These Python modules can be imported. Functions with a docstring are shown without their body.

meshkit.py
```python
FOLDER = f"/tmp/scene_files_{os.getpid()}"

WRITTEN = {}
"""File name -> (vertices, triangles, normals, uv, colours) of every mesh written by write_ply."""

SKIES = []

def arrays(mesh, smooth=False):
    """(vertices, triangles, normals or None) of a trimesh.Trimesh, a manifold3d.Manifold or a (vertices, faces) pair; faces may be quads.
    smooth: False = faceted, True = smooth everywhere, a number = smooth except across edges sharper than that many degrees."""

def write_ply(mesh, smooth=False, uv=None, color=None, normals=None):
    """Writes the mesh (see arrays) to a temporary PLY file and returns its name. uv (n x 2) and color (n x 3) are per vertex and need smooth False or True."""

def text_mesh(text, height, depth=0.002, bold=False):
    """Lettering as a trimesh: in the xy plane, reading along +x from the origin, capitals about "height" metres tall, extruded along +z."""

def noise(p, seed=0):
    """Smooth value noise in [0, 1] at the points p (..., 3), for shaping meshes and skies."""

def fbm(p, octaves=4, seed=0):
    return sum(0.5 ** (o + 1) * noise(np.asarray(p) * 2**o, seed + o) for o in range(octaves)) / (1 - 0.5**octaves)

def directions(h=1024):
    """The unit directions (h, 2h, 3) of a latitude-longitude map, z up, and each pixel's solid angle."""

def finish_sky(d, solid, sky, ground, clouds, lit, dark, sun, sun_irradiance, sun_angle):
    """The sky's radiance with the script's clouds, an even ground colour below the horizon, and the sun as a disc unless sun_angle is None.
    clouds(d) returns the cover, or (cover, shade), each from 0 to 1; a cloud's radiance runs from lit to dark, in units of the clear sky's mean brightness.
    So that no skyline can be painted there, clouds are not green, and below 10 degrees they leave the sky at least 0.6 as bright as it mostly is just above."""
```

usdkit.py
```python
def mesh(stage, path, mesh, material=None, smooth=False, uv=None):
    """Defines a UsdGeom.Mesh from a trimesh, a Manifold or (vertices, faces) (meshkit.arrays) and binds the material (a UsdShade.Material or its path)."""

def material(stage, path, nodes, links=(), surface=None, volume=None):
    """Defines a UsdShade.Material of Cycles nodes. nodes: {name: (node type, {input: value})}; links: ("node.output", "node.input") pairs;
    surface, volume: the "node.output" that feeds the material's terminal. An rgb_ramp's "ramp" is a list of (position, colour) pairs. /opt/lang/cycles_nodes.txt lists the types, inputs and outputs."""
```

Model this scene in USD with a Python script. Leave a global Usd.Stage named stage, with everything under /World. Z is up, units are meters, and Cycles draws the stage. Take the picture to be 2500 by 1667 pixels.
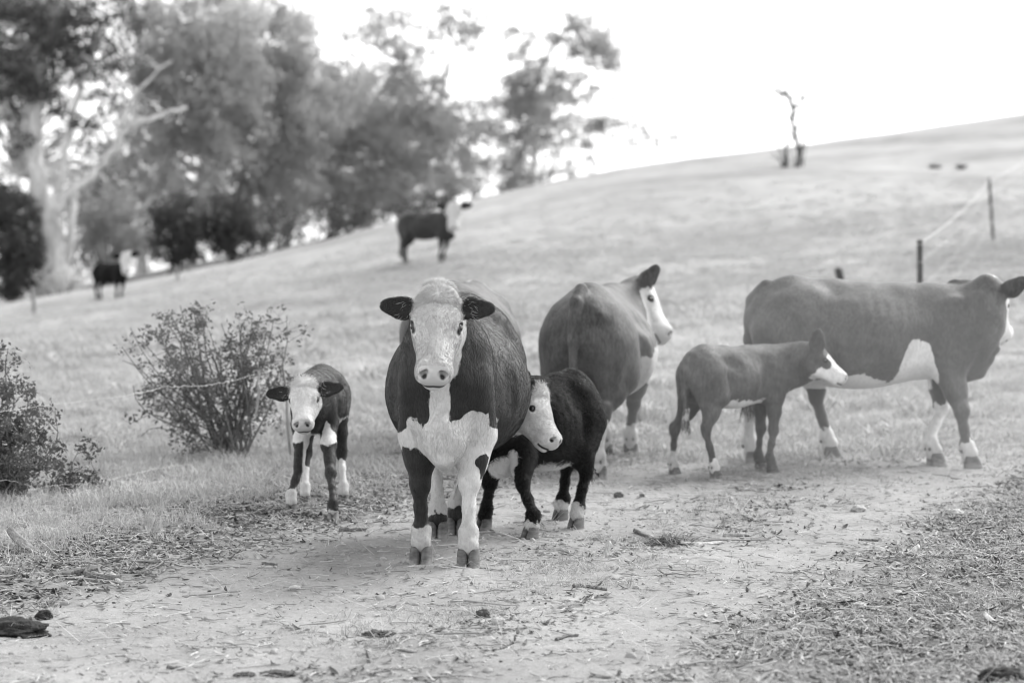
import math, random
import numpy as np, trimesh
from scipy.interpolate import RBFInterpolator
from scipy.spatial import cKDTree
from pxr import Usd, UsdGeom, UsdLux, UsdShade, Gf, Sdf, Vt
import usdkit, meshkit

random.seed(7)
stage = Usd.Stage.CreateInMemory()
UsdGeom.SetStageUpAxis(stage, 'Z')
UsdGeom.SetStageMetersPerUnit(stage, 1.0)
stage.SetDefaultPrim(UsdGeom.Xform.Define(stage, '/World').GetPrim())
L = '/World/Looks/'

# ------------------------------------------------------------------ camera, sky, sun, exposure
EYE, PITCH, FPX = 1.67, math.radians(2.46), 5903.0        # eye height, tilt down, focal length in photo pixels
cam = UsdGeom.Camera.Define(stage, '/World/camera')
cam.AddTranslateOp().Set(Gf.Vec3d(0, 0, EYE))
cam.AddRotateXOp().Set(90 - math.degrees(PITCH))
cam.CreateFocalLengthAttr(85.0)
cam.CreateHorizontalApertureAttr(36.0)
cam.CreateVerticalApertureAttr(24.0)
cam.CreateFStopAttr(2.2)
cam.CreateFocusDistanceAttr(12.05)
cam.CreateClippingRangeAttr(Gf.Vec2f(0.1, 5000))
cam.CreateExposureAttr(2.28)

SUN_EL, SUN_AZ = math.radians(40), math.radians(48)       # azimuth measured from +y (away from the camera) to +x (right)
sd = np.array([math.sin(SUN_AZ) * math.cos(SUN_EL), math.cos(SUN_AZ) * math.cos(SUN_EL), math.sin(SUN_EL)])
usdkit.material(stage, L + 'sky_look', {
    's': ('sky_texture', {'sky_type': 'single_scattering', 'sun_disc': False, 'sun_elevation': SUN_EL, 'sun_rotation': SUN_AZ}),
    'bw': ('rgb_to_bw', {}),
    'tc': ('texture_coordinate', {}),
    'n': ('noise_texture', {'scale': 1.6, 'detail': 5.0, 'roughness': 0.5}),
    'cl': ('rgb_ramp', {'ramp': [(0.3, (9.4, 9.4, 9.4)), (0.7, (10.8, 10.8, 10.8))]}),
    'mx': ('mix', {'fac': 0.25}),
    'b': ('background_shader', {'strength': 0.065})},
    [('s.color', 'bw.color'), ('bw.val', 'mx.color1'), ('tc.generated', 'n.vector'), ('n.fac', 'cl.fac'), ('cl.color', 'mx.color2'), ('mx.color', 'b.color')], surface='b.background')
sky = UsdLux.DomeLight.Define(stage, '/World/sky')
UsdShade.MaterialBindingAPI.Apply(sky.GetPrim()).Bind(UsdShade.Material.Get(stage, L + 'sky_look'))
sun = UsdLux.DistantLight.Define(stage, '/World/sun')
sun.CreateNormalizeAttr(True)
sun.CreateIntensityAttr(0.34)
sun.CreateAngleAttr(48.0)
sun.CreateColorAttr(Gf.Vec3f(1, 0.995, 0.985))
_q = Gf.Rotation(Gf.Vec3d(0, 0, 1), Gf.Vec3d(*sd)).GetQuat()
sun.AddOrientOp().Set(Gf.Quatf(_q))

# ------------------------------------------------------------------ helpers
def ray(u, v):
    dx, dy = (u - 1250) / FPX, (v - 833.5) / FPX
    d = np.array([dx, math.cos(PITCH) - dy * math.sin(PITCH), -math.sin(PITCH) - dy * math.cos(PITCH)])
    return d / d[1]
def at(u, v, Y):                                          # the point of the photo's pixel (u, v) that lies at world depth Y
    return np.array([0, 0, EYE]) + ray(u, v) * Y
_used = {}
def numbered(parent, name):
    k = (parent, name)
    n = _used.get(k, -1) + 1
    _used[k] = n
    return name if n == 0 else f'{name}_{n:03d}'
def tag(p, label=None, cat=None, group=None, kind=None):
    p = p.GetPrim() if hasattr(p, 'GetPrim') else p
    for k, val in (('label', label), ('category', cat), ('group', group), ('kind', kind)):
        if val:
            p.SetCustomDataByKey(k, val)
    return p
GROUPS = {'cow': 'cattle of the herd', 'calf': 'cattle of the herd', 'tree': 'trees along the paddock', 'shrub': 'shrubs at the foot of the trees', 'bush': 'bushes along the wire fence',
          'post': 'steel posts of the hill fence', 'stake': 'old stakes on the slope', 'tussock': 'tussocks on the upper slope', 'stick': 'sticks lying on the ground', 'bark': 'bark pieces lying on the ground',
          'log': 'charred wood at the lower edge', 'dung': 'dung and clods on the track', 'stone': 'stones on the track', 'fence': 'wire fences'}
def thing(name, label, cat, loc=(0, 0, 0), rotz=0.0, group=None, scale=None):
    path = '/World/' + numbered('/World', name)
    x = UsdGeom.Xform.Define(stage, path)
    x.AddTranslateOp().Set(Gf.Vec3d(*map(float, loc)))
    if rotz:
        x.AddRotateZOp().Set(math.degrees(rotz))
    if scale:
        x.AddScaleOp().Set(Gf.Vec3f(scale, scale, scale))
    tag(x, label, cat, group or GROUPS.get(cat))
    return path
def part(parent, name, mesh, mat, smooth=30, label=None, kind=None):
    path = parent + '/' + numbered(parent, name)
    m = usdkit.mesh(stage, path, mesh, L + mat, smooth=smooth)
    tag(m, label, kind=kind)
    return path
def solo(name, mesh, mat, label=None, cat=None, group=None, kind=None, smooth=30):
    path = part('/World', name, mesh, mat, smooth)
    tag(stage.GetPrimAtPath(path), label, cat, group, kind)
    return path
def primvar(path, name, values):
    UsdGeom.PrimvarsAPI(stage.GetPrimAtPath(path)).CreatePrimvar(name, Sdf.ValueTypeNames.FloatArray, 'vertex').Set(Vt.FloatArray.FromNumpy(np.asarray(values, np.float32)))
def g(x):
    return (x, x, x)
def tube(pts, rad, sides=8, jitter=0.0, rng=None, caps=True):
    pts = np.asarray(pts, float)
    rad = np.broadcast_to(np.asarray(rad, float), len(pts))
    t = np.gradient(pts, axis=0)
    t /= np.linalg.norm(t, axis=1, keepdims=True) + 1e-12
    ref = np.array([0.31, 0.17, 0.93]) if abs(t[0] @ [0.31, 0.17, 0.93]) < 0.9 else np.array([1.0, 0, 0])
    a = np.cross(t, ref); a /= np.linalg.norm(a, axis=1, keepdims=True) + 1e-12
    b = np.cross(t, a)
    ang = np.arange(sides) / sides * 2 * np.pi
    ring = np.cos(ang)[None, :, None] * a[:, None] + np.sin(ang)[None, :, None] * b[:, None]
    r = rad[:, None, None] * np.ones((1, sides, 1))
    if jitter and rng is not None:
        r = r * (1 + rng.uniform(-jitter, jitter, (len(pts), sides, 1)))
    v = (pts[:, None] + ring * r).reshape(-1, 3)
    i = np.arange(len(pts) - 1)[:, None] * sides
    j = np.arange(sides)[None]
    k = (j + 1) % sides
    q = np.stack([i + j, i + sides + j, i + sides + k, i + k], -1).reshape(-1, 4)
    f = np.vstack([q[:, [0, 1, 2]], q[:, [0, 2, 3]]])
    if caps:
        n = len(v)
        v = np.vstack([v, pts[:1], pts[-1:]])
        e = (len(pts) - 1) * sides
        f = np.vstack([f, np.stack([np.full(sides, n), j[0], k[0]], 1), np.stack([np.full(sides, n + 1), e + k[0], e + j[0]], 1)])
    return v, f
def join(ms):
    vs, fs, n = [], [], 0
    for v, f in ms:
        vs.append(v); fs.append(np.asarray(f) + n); n += len(v)
    return np.vstack(vs), np.vstack(fs)
# ------------------------------------------------------------------ terrain
_ctl = []
for u in (-900, 0, 600, 1250, 1900, 2500, 3400):
    for D in (2, 6, 10, 14, 17):
        _ctl.append(((u - 1250) / FPX * D, D, 0.0))
for x in (-30, -12, 12, 30):
    for y in (-40, -15, 0, 12):
        _ctl.append((x, y, 0.25 * (x / 30)))
def _c(u, v, D):
    p = at(u, v, D); _ctl.append((p[0], p[1], p[2]))
for u, rows in {
    -700: [(30, 930), (60, 850), (100, 850), (150, 900)],
    0: [(25, 960), (60, 800), (98, 748), (150, 775)],
    300: [(27, 935), (60, 768), (90, 735), (112, 668), (150, 720)],
    700: [(28, 895), (59, 690), (85, 625), (105, 612), (150, 660)],
    1080: [(29, 870), (58, 650), (82, 520), (105, 530), (150, 590)],
    1400: [(30, 850), (55, 648), (78, 450), (90, 430), (115, 452), (160, 540)],
    1700: [(30, 836), (55, 640), (78, 425), (93, 376), (115, 392), (160, 500)],
    2100: [(30, 822), (52, 650), (78, 400), (100, 326), (120, 340), (160, 440)],
    2500: [(30, 808), (52, 600), (78, 395), (104, 282), (125, 292), (160, 400)],
    3300: [(30, 780), (52, 540), (80, 340), (108, 210), (130, 215), (160, 300)]}.items():
    for D, v in rows:
        _c(u, v, D)
for x in (-200, -80, 0, 80, 200):
    _ctl.append((x, 300, -6.0 + 0.03 * x)); _ctl.append((x * 1.5, 600, -10.0))
for x, z in ((-120, -1.5), (120, 9)):
    for y in (20, 70, 130):
        _ctl.append((x, y, z * min(1, y / 90)))
_ctl = np.array(_ctl)
_rbf = RBFInterpolator(_ctl[:, :2], _ctl[:, 2], kernel='linear', smoothing=0.6, neighbors=40)
_gx = np.concatenate([-np.geomspace(700, 42, 24), np.linspace(-40, 40, 161), np.geomspace(42, 700, 24)])
_gy = np.concatenate([np.linspace(-60, -2, 30), np.linspace(0, 130, 261), np.geomspace(132, 700, 30)])
_GX, _GY = np.meshgrid(_gx, _gy, indexing='ij')
from scipy.interpolate import RegularGridInterpolator
from scipy.ndimage import gaussian_filter
_Z = _rbf(np.stack([_GX.ravel(), _GY.ravel()], 1)).reshape(_GX.shape)
_Z = gaussian_filter(_Z, 4)
_flat = np.clip((_GY - 15) / 7, 0, 1) * np.ones_like(_GX)
_near = np.maximum(_flat, np.clip((np.abs(_GX) - 7) / 6, 0, 1))
_Z = _Z * _near * _near * (3 - 2 * _near)
_base = RegularGridInterpolator((_gx, _gy), _Z, bounds_error=False, fill_value=None)

def side(x, y):                                           # sideways distance from the track's line
    return x - 0.40 * (y - 11)
def sstep(a, b, x):
    t = np.clip((x - a) / (b - a), 0, 1)
    return t * t * (3 - 2 * t)
def height(x, y):
    x, y = np.asarray(x, float), np.asarray(y, float)
    z = _base(np.stack([np.clip(x, -699, 699), np.clip(y, -59, 699)], -1))
    s = side(x, y)
    p = np.stack([x, y, np.zeros_like(x)], -1)
    near = 1 - sstep(24, 40, y)
    verge = sstep(2.2, 3.0, -s) * 0.05 + sstep(1.2, 2.2, s) * 0.03
    ruts = -0.02 * np.exp(-((s + 1.35) / 0.35) ** 2) - 0.02 * np.exp(-((s - 0.62) / 0.3) ** 2) - 0.012 * np.exp(-((s + 0.1) / 0.4) ** 2) * 0
    n = (meshkit.fbm(p * 1.3, 4, 3) - 0.5) * 0.05 + (meshkit.fbm(p * 7, 3, 9) - 0.5) * 0.022
    far = (meshkit.fbm(p * 0.07, 2, 5) - 0.5) * 0.8 * sstep(26, 60, y)
    tuss = (meshkit.fbm(p * 0.8, 4, 15) - 0.5) * 0.12 * sstep(22, 45, y)
    return z + (n + verge + ruts) * near + far + tuss
def put(u, v, far=False):                                 # where the photo's pixel (u, v) meets the ground
    r = ray(u, v); lo = None
    ys = np.linspace(6, 130, 4000)
    pts = np.array([0, 0, EYE]) + ys[:, None] * r
    below = pts[:, 2] <= height(pts[:, 0], pts[:, 1])
    i = int(np.argmax(below)) if below.any() else len(ys) - 1
    p = pts[i].copy(); p[2] = float(height(p[0], p[1]))
    return p

def _grow(a, step, ratio, end):
    out = [a]
    while out[-1] < end:
        step *= ratio; out.append(out[-1] + step)
    return np.array(out[1:])
_xs = np.concatenate([-_grow(4.2, 0.035, 1.05, 620)[::-1], np.arange(-4.2, 4.2001, 0.035), _grow(4.2, 0.035, 1.05, 620)])
_ys = np.concatenate([8 - _grow(0, 0.05, 1.12, 60)[::-1], np.arange(8, 19.0001, 0.04), _grow(19, 0.04, 1.022, 640)])
_X, _Y = np.meshgrid(_xs, _ys, indexing='ij')
_V = np.stack([_X.ravel(), _Y.ravel(), height(_X, _Y).ravel()], 1)
_i = (np.arange(len(_xs) - 1)[:, None] * len(_ys) + np.arange(len(_ys) - 1)[None]).ravel()
_F = np.vstack([np.stack([_i, _i + len(_ys), _i + len(_ys) + 1], 1), np.stack([_i, _i + len(_ys) + 1, _i + 1], 1)])

usdkit.material(stage, L + 'ground_look', {
    'geo': ('geometry', {}),
    'sep': ('separate_xyz', {}),
    'sx': ('math', {'math_type': 'multiply_add', 'value2': -0.40, 'value3': 4.4}),
    's': ('math', {'math_type': 'add'}),                  # sideways distance from the track
    # dirt
    'n1': ('noise_texture', {'scale': 0.9, 'detail': 5.0, 'roughness': 0.6}),
    'n2': ('noise_texture', {'scale': 26.0, 'detail': 6.0, 'roughness': 0.7}),
    'n3': ('noise_texture', {'scale': 150.0, 'detail': 3.0, 'roughness': 0.7}),
    'r1': ('rgb_ramp', {'ramp': [(0.30, g(0.19)), (0.5, g(0.245)), (0.72, g(0.30))]}),
    'r2': ('rgb_ramp', {'ramp': [(0.30, g(0.42)), (0.44, g(0.92)), (0.56, g(1.0)), (0.72, g(1.3))]}),
    'r3': ('rgb_ramp', {'ramp': [(0.34, g(0.40)), (0.46, g(0.95)), (0.56, g(1.05)), (0.66, g(1.35))]}),
    'd1': ('mix', {'mix_type': 'multiply', 'fac': 0.68}),
    'd2': ('mix', {'mix_type': 'multiply', 'fac': 0.65}),
    # pasture: pale dry grass in streaks and patches
    'mp': ('mapping', {'scale': (1.0, 1.0, 1.0)}),
    'p1': ('noise_texture', {'scale': 0.16, 'detail': 5.0, 'roughness': 0.62, 'distortion': 0.4}),
    'p2': ('noise_texture', {'scale': 1.3, 'detail': 6.0, 'roughness': 0.72}),
    'q1': ('rgb_ramp', {'ramp': [(0.34, g(0.185)), (0.5, g(0.26)), (0.64, g(0.315))]}),
    'q2': ('rgb_ramp', {'ramp': [(0.28, g(0.64)), (0.44, g(0.93)), (0.7, g(1.12))]}),
    'pm': ('mix', {'mix_type': 'multiply', 'fac': 0.85}),
    # edge of the dirt
    'ed': ('map_range', {'range_type': 'smoothstep', 'from_min': 16.0, 'from_max': 24.0, 'clamp': True}),
    'el': ('map_range', {'range_type': 'smoothstep', 'from_min': -2.0, 'from_max': -3.2, 'clamp': True}),
    'mxe': ('math', {'math_type': 'maximum'}),
    'hn': ('noise_texture', {'scale': 1.1, 'detail': 5.0, 'roughness': 0.65}),
    'hr': ('map_range', {'range_type': 'smoothstep', 'from_min': 0.9, 'from_max': 2.3, 'clamp': True}),
    'hl': ('map_range', {'range_type': 'smoothstep', 'from_min': -1.9, 'from_max': -2.7, 'clamp': True}),
    'hl2': ('map_range', {'range_type': 'smoothstep', 'from_min': -4.6, 'from_max': -3.0, 'clamp': True}),
    'hm': ('math', {'math_type': 'multiply'}), 'hx': ('math', {'math_type': 'maximum'}), 'hh': ('math', {'math_type': 'multiply'}),
    'hnr': ('map_range', {'from_min': 0.36, 'from_max': 0.58, 'to_min': 0.25, 'to_max': 0.95, 'clamp': True}),
    'hfar': ('map_range', {'from_min': 15.0, 'from_max': 19.0, 'to_min': 1.0, 'to_max': 0.15, 'clamp': True}), 'h3': ('math', {'math_type': 'multiply'}),
    'hum': ('mix', {'color2': g(0.085)}),
    'col': ('mix', {}),
    'bm': ('bump', {'strength': 0.45, 'distance': 0.02}),
    'ba': ('math', {'math_type': 'multiply_add', 'value2': 0.35}),
    'p': ('principled_bsdf', {'roughness': 0.95, 'specular_ior_level': 0.12})},
    [('geo.position', 'sep.vector'), ('sep.y', 'sx.value1'), ('sep.x', 's.value1'), ('sx.value', 's.value2'),
     ('geo.position', 'n1.vector'), ('geo.position', 'n2.vector'), ('geo.position', 'n3.vector'),
     ('n1.fac', 'r1.fac'), ('n2.fac', 'r2.fac'), ('n3.fac', 'r3.fac'),
     ('r1.color', 'd1.color1'), ('r2.color', 'd1.color2'), ('d1.color', 'd2.color1'), ('r3.color', 'd2.color2'),
     ('geo.position', 'mp.vector'), ('mp.vector', 'p1.vector'), ('mp.vector', 'p2.vector'),
     ('p1.fac', 'q1.fac'), ('p2.fac', 'q2.fac'), ('q1.color', 'pm.color1'), ('q2.color', 'pm.color2'),
     ('sep.y', 'ed.value'), ('s.value', 'el.value'), ('ed.result', 'mxe.value1'), ('el.result', 'mxe.value2'),
     ('geo.position', 'hn.vector'), ('hn.fac', 'hnr.value'), ('s.value', 'hr.value'), ('s.value', 'hl.value'), ('s.value', 'hl2.value'), ('hl.result', 'hm.value1'), ('hl2.result', 'hm.value2'),
     ('hr.result', 'hx.value1'), ('hm.value', 'hx.value2'), ('hx.value', 'hh.value1'), ('hnr.result', 'hh.value2'), ('sep.y', 'hfar.value'), ('hh.value', 'h3.value1'), ('hfar.result', 'h3.value2'), ('h3.value', 'hum.fac'), ('col.color', 'hum.color1'),
     ('mxe.value', 'col.fac'), ('d2.color', 'col.color1'), ('pm.color', 'col.color2'), ('hum.color', 'p.base_color'),
     ('n3.fac', 'ba.value1'), ('n2.fac', 'ba.value3'), ('ba.value', 'bm.height'), ('bm.normal', 'p.normal')], surface='p.BSDF')
solo('ground', (_V, _F), 'ground_look', kind='structure', smooth=True,
     label='pale dusty track and dry pasture rising to a hill on the right')
# ------------------------------------------------------------------ trees and shrubs behind the hill
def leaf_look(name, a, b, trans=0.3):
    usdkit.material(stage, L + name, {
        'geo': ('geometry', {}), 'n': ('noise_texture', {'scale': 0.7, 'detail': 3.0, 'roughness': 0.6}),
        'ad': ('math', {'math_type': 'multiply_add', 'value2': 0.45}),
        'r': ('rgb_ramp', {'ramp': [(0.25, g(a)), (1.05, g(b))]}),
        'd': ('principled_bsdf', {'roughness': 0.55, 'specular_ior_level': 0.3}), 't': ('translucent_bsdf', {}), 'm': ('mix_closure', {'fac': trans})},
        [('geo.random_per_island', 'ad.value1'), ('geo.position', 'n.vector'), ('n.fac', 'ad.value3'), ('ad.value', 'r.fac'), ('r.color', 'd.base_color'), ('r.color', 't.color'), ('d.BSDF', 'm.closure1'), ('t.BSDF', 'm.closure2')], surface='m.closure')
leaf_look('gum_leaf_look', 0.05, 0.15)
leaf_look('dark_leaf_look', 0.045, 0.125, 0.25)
leaf_look('pale_veiled_leaf_look', 0.27, 0.60, 0.5)  # pale leaves, lifted further: sky glare veiling the trees is put into the colour
leaf_look('shrub_leaf_look', 0.06, 0.16, 0.25)
def bark_look(name, a, b, sc=(3.0, 3.0, 0.7), rough=0.9):
    usdkit.material(stage, L + name, {
        'geo': ('geometry', {}), 'mp': ('mapping', {'scale': sc}), 'n': ('noise_texture', {'scale': 1.6, 'detail': 6.0, 'roughness': 0.65}),
        'r': ('rgb_ramp', {'ramp': [(0.32, g(a)), (0.66, g(b))]}), 'bm': ('bump', {'strength': 0.5, 'distance': 0.03}), 'p': ('principled_bsdf', {'roughness': rough, 'specular_ior_level': 0.15})},
        [('geo.position', 'mp.vector'), ('mp.vector', 'n.vector'), ('n.fac', 'r.fac'), ('r.color', 'p.base_color'), ('n.fac', 'bm.height'), ('bm.normal', 'p.normal')], surface='p.BSDF')
bark_look('gum_bark_look', 0.28, 0.60)
bark_look('dark_bark_look', 0.035, 0.10)
bark_look('twig_look', 0.07, 0.19, (30.0, 30.0, 12.0))

def leaves(centres, rad, per, size, rng, droop=0.7, aspect=0.32):
    """Leaf faces spread through balls of radius rad about the centres; droop 1 hangs every leaf."""
    n = len(centres) * per
    c = np.repeat(centres, per, 0)
    rr = np.repeat(np.broadcast_to(rad, len(centres)), per)[:, None]
    o = rng.normal(0, 1, (n, 3)); o *= (rng.random((n, 1)) ** 0.45) / np.linalg.norm(o, axis=1, keepdims=True)
    p = c + o * rr * [1, 1, 0.8]
    d = rng.normal(0, 1, (n, 3)); d[:, 2] = d[:, 2] * (1 - droop) - droop * 1.3
    d /= np.linalg.norm(d, axis=1, keepdims=True)
    s = np.cross(d, rng.normal(0, 1, (n, 3))); s /= np.linalg.norm(s, axis=1, keepdims=True)
    ln = size * rng.uniform(0.6, 1.35, (n, 1)); w = ln * aspect * 0.5
    k = np.cross(d, s) * ln * 0.10
    v = np.stack([p, p + d * ln * 0.45 + s * w + k, p + d * ln, p + d * ln * 0.45 - s * w + k], 1).reshape(-1, 3)
    i = np.arange(n)[:, None] * 4
    return v, np.vstack([i + [0, 1, 2], i + [0, 2, 3]])

def clump_points(ells, D, thick, spacing, rng, gap=0.0, seed=0):
    """Centres of leaf clumps filling crown volumes; each volume: pixel centre and half-sizes in the photograph, set at depth D."""
    out = []
    for e in ells:
        u, v, ru, rv = e[:4]
        dd = D + (e[4] if len(e) > 4 else 0)
        c = at(u, v, dd); a, b = ru * dd / FPX, rv * dd / FPX
        t = thick * math.sqrt(a * b) + 0.3
        n = max(3, int(4.19 * a * b * t / spacing ** 3))
        o = rng.normal(0, 1, (n, 3)); o *= rng.random((n, 1)) ** (1 / 3) / np.linalg.norm(o, axis=1, keepdims=True)
        p = c + o * [a, t, b]
        out.append(p)
    p = np.vstack(out)
    if gap > 0:
        f = meshkit.fbm(p * 0.75, 3, seed)
        p = p[f > np.quantile(f, gap)]
    return p

def path3(uvs, D, wob=0.0, rng=None):
    pts = [at(q[0], q[1], D + (q[2] if len(q) > 2 else 0)) for q in uvs]
    pts = np.array(pts)
    t = np.linspace(0, len(pts) - 1, 4 * (len(pts) - 1) + 1)
    from scipy.interpolate import CubicSpline
    out = CubicSpline(np.arange(len(pts)), pts)(t) if len(pts) > 2 else np.array([lerp2(pts, q) for q in t])
    if wob and rng is not None:
        out[1:-1] += rng.normal(0, wob, (len(out) - 2, 3))
    return out
def lerp2(pts, q):
    i = min(int(q), len(pts) - 2); return pts[i] * (1 - (q - i)) + pts[i + 1] * (q - i)

def tree(name, label, D, trunk, w0, w1, limbs, ells, leaf_mat, bark_mat, seed, per=26, rad=0.62, size=0.30, spacing=0.80, thick=1.0, gap=0.25, twigs=True, cat='tree', group=None, droop=0.7, grow=1.0, nt=260):
    """trunk and limbs are given as pixels of the photograph at depth D with widths in metres; the whole tree stands at its own distance."""
    rng = np.random.default_rng(seed)
    base = at(trunk[0][0], trunk[0][1], D)
    base[2] = float(height(base[0], base[1])) - 0.1
    path = thing(name, label, cat, base, group=group)
    tp = path3(trunk, D, 0.04, rng)
    tp = np.vstack([[base], tp[tp[:, 2] > base[2] + 0.2]])
    tr = np.linspace(w0, w1, len(tp)) / 2
    tr[:2] *= [1.35, 1.12]
    part(path, 'trunk', (tube(tp - base, tr, 14, 0.10, rng)[0], tube(tp - base, tr, 14)[1]), bark_mat, smooth=True)
    ells = [(e[0], e[1], e[2] * grow, e[3] * grow) for e in ells]
    cl = clump_points(ells, D, thick, spacing, rng, gap, seed)
    skel = [tp]
    for lm in limbs:
        uv, a, b = lm
        lp = path3(uv, D, 0.05, rng)
        part(path, 'limb', tube(lp - base, np.linspace(a, b, len(lp)) / 2, 9, 0.08, rng), bark_mat, smooth=True)
        skel.append(lp)
    if twigs:
        sk = np.vstack(skel); kd = cKDTree(sk)
        sel = cl[rng.random(len(cl)) < min(1.0, nt / len(cl))]
        ms = []
        for c in sel:
            dist, i = kd.query(c)
            a = sk[i]
            if dist > 6.5 or dist < 0.3:
                continue
            m1 = a * 0.6 + c * 0.4 + rng.normal(0, 0.10 * dist, 3); m1[2] += 0.06 * dist
            ms.append(tube(np.array([a, m1, a * 0.2 + c * 0.8 + rng.normal(0, 0.05 * dist, 3), c]), [0.022 + 0.010 * dist, 0.018 + 0.006 * dist, 0.016, 0.008], 5))
        if ms:
            part(path, 'twigs', [join(ms)][0] if False else (join(ms)[0] - base, join(ms)[1]), bark_mat, smooth=True, kind='stuff')
    r = rad * rng.uniform(0.55, 1.25, len(cl))
    v, f = leaves(cl, r, per, size, rng, droop)
    part(path, 'crown', (v - base, f), leaf_mat, smooth=False)
    return path

tree('gum_tree', 'big gum tree with thick pale forked trunk at the left edge of the paddock', 101,
     [(128, 668), (126, 600), (120, 540), (112, 490)], 1.45, 0.95,
     [([(100, 505), (88, 400), (86, 310), (94, 210), (110, 110), (120, 20)], 0.80, 0.35),
      ([(132, 510), (150, 410), (166, 330), (190, 235), (232, 120), (258, 40)], 0.38, 0.16),
      ([(138, 520), (185, 455), (242, 408), (288, 340), (312, 308)], 0.52, 0.28),
      ([(312, 308), (380, 285), (455, 262)], 0.26, 0.14), ([(165, 655), (172, 580), (178, 500), (172, 470)], 0.42, 0.30), ([(290, 340), (330, 230), (420, 150)], 0.2, 0.1)],
     [(70, 90, 140, 150), (40, 200, 110, 60), (60, 262, 80, 38), (200, 30, 150, 80), (230, 120, 70, 70), (262, 205, 40, 60), (175, 300, 45, 22), (150, 170, 70, 70), (300, 150, 60, 60), (215, 290, 30, 30), (255, 350, 26, 26), (60, 330, 40, 25), (-40, 120, 120, 220), (120, 230, 50, 60), (300, 40, 90, 60), (40, 355, 30, 35)],
     'gum_leaf_look', 'gum_bark_look', 1, gap=0.20)
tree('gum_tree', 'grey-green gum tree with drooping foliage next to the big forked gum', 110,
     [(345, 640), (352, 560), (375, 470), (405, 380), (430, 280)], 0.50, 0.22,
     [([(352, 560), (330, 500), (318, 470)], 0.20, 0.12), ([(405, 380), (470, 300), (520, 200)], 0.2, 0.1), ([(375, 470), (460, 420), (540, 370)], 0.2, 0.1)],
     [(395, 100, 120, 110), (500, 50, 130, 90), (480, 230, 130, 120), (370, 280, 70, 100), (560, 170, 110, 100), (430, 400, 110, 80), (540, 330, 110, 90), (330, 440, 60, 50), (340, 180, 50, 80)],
     'pale_veiled_leaf_look', 'gum_bark_look', 2, gap=0.06, grow=1.1)
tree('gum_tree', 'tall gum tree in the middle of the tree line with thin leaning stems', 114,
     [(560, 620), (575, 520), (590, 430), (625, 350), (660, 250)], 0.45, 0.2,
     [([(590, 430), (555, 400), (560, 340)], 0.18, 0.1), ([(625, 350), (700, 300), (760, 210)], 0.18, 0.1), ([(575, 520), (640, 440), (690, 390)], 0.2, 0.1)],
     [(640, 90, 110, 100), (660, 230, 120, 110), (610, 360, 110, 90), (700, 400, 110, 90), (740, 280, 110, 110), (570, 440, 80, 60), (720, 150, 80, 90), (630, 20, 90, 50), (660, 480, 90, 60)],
     'pale_veiled_leaf_look', 'gum_bark_look', 3, gap=0.08, grow=1.12)
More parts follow.
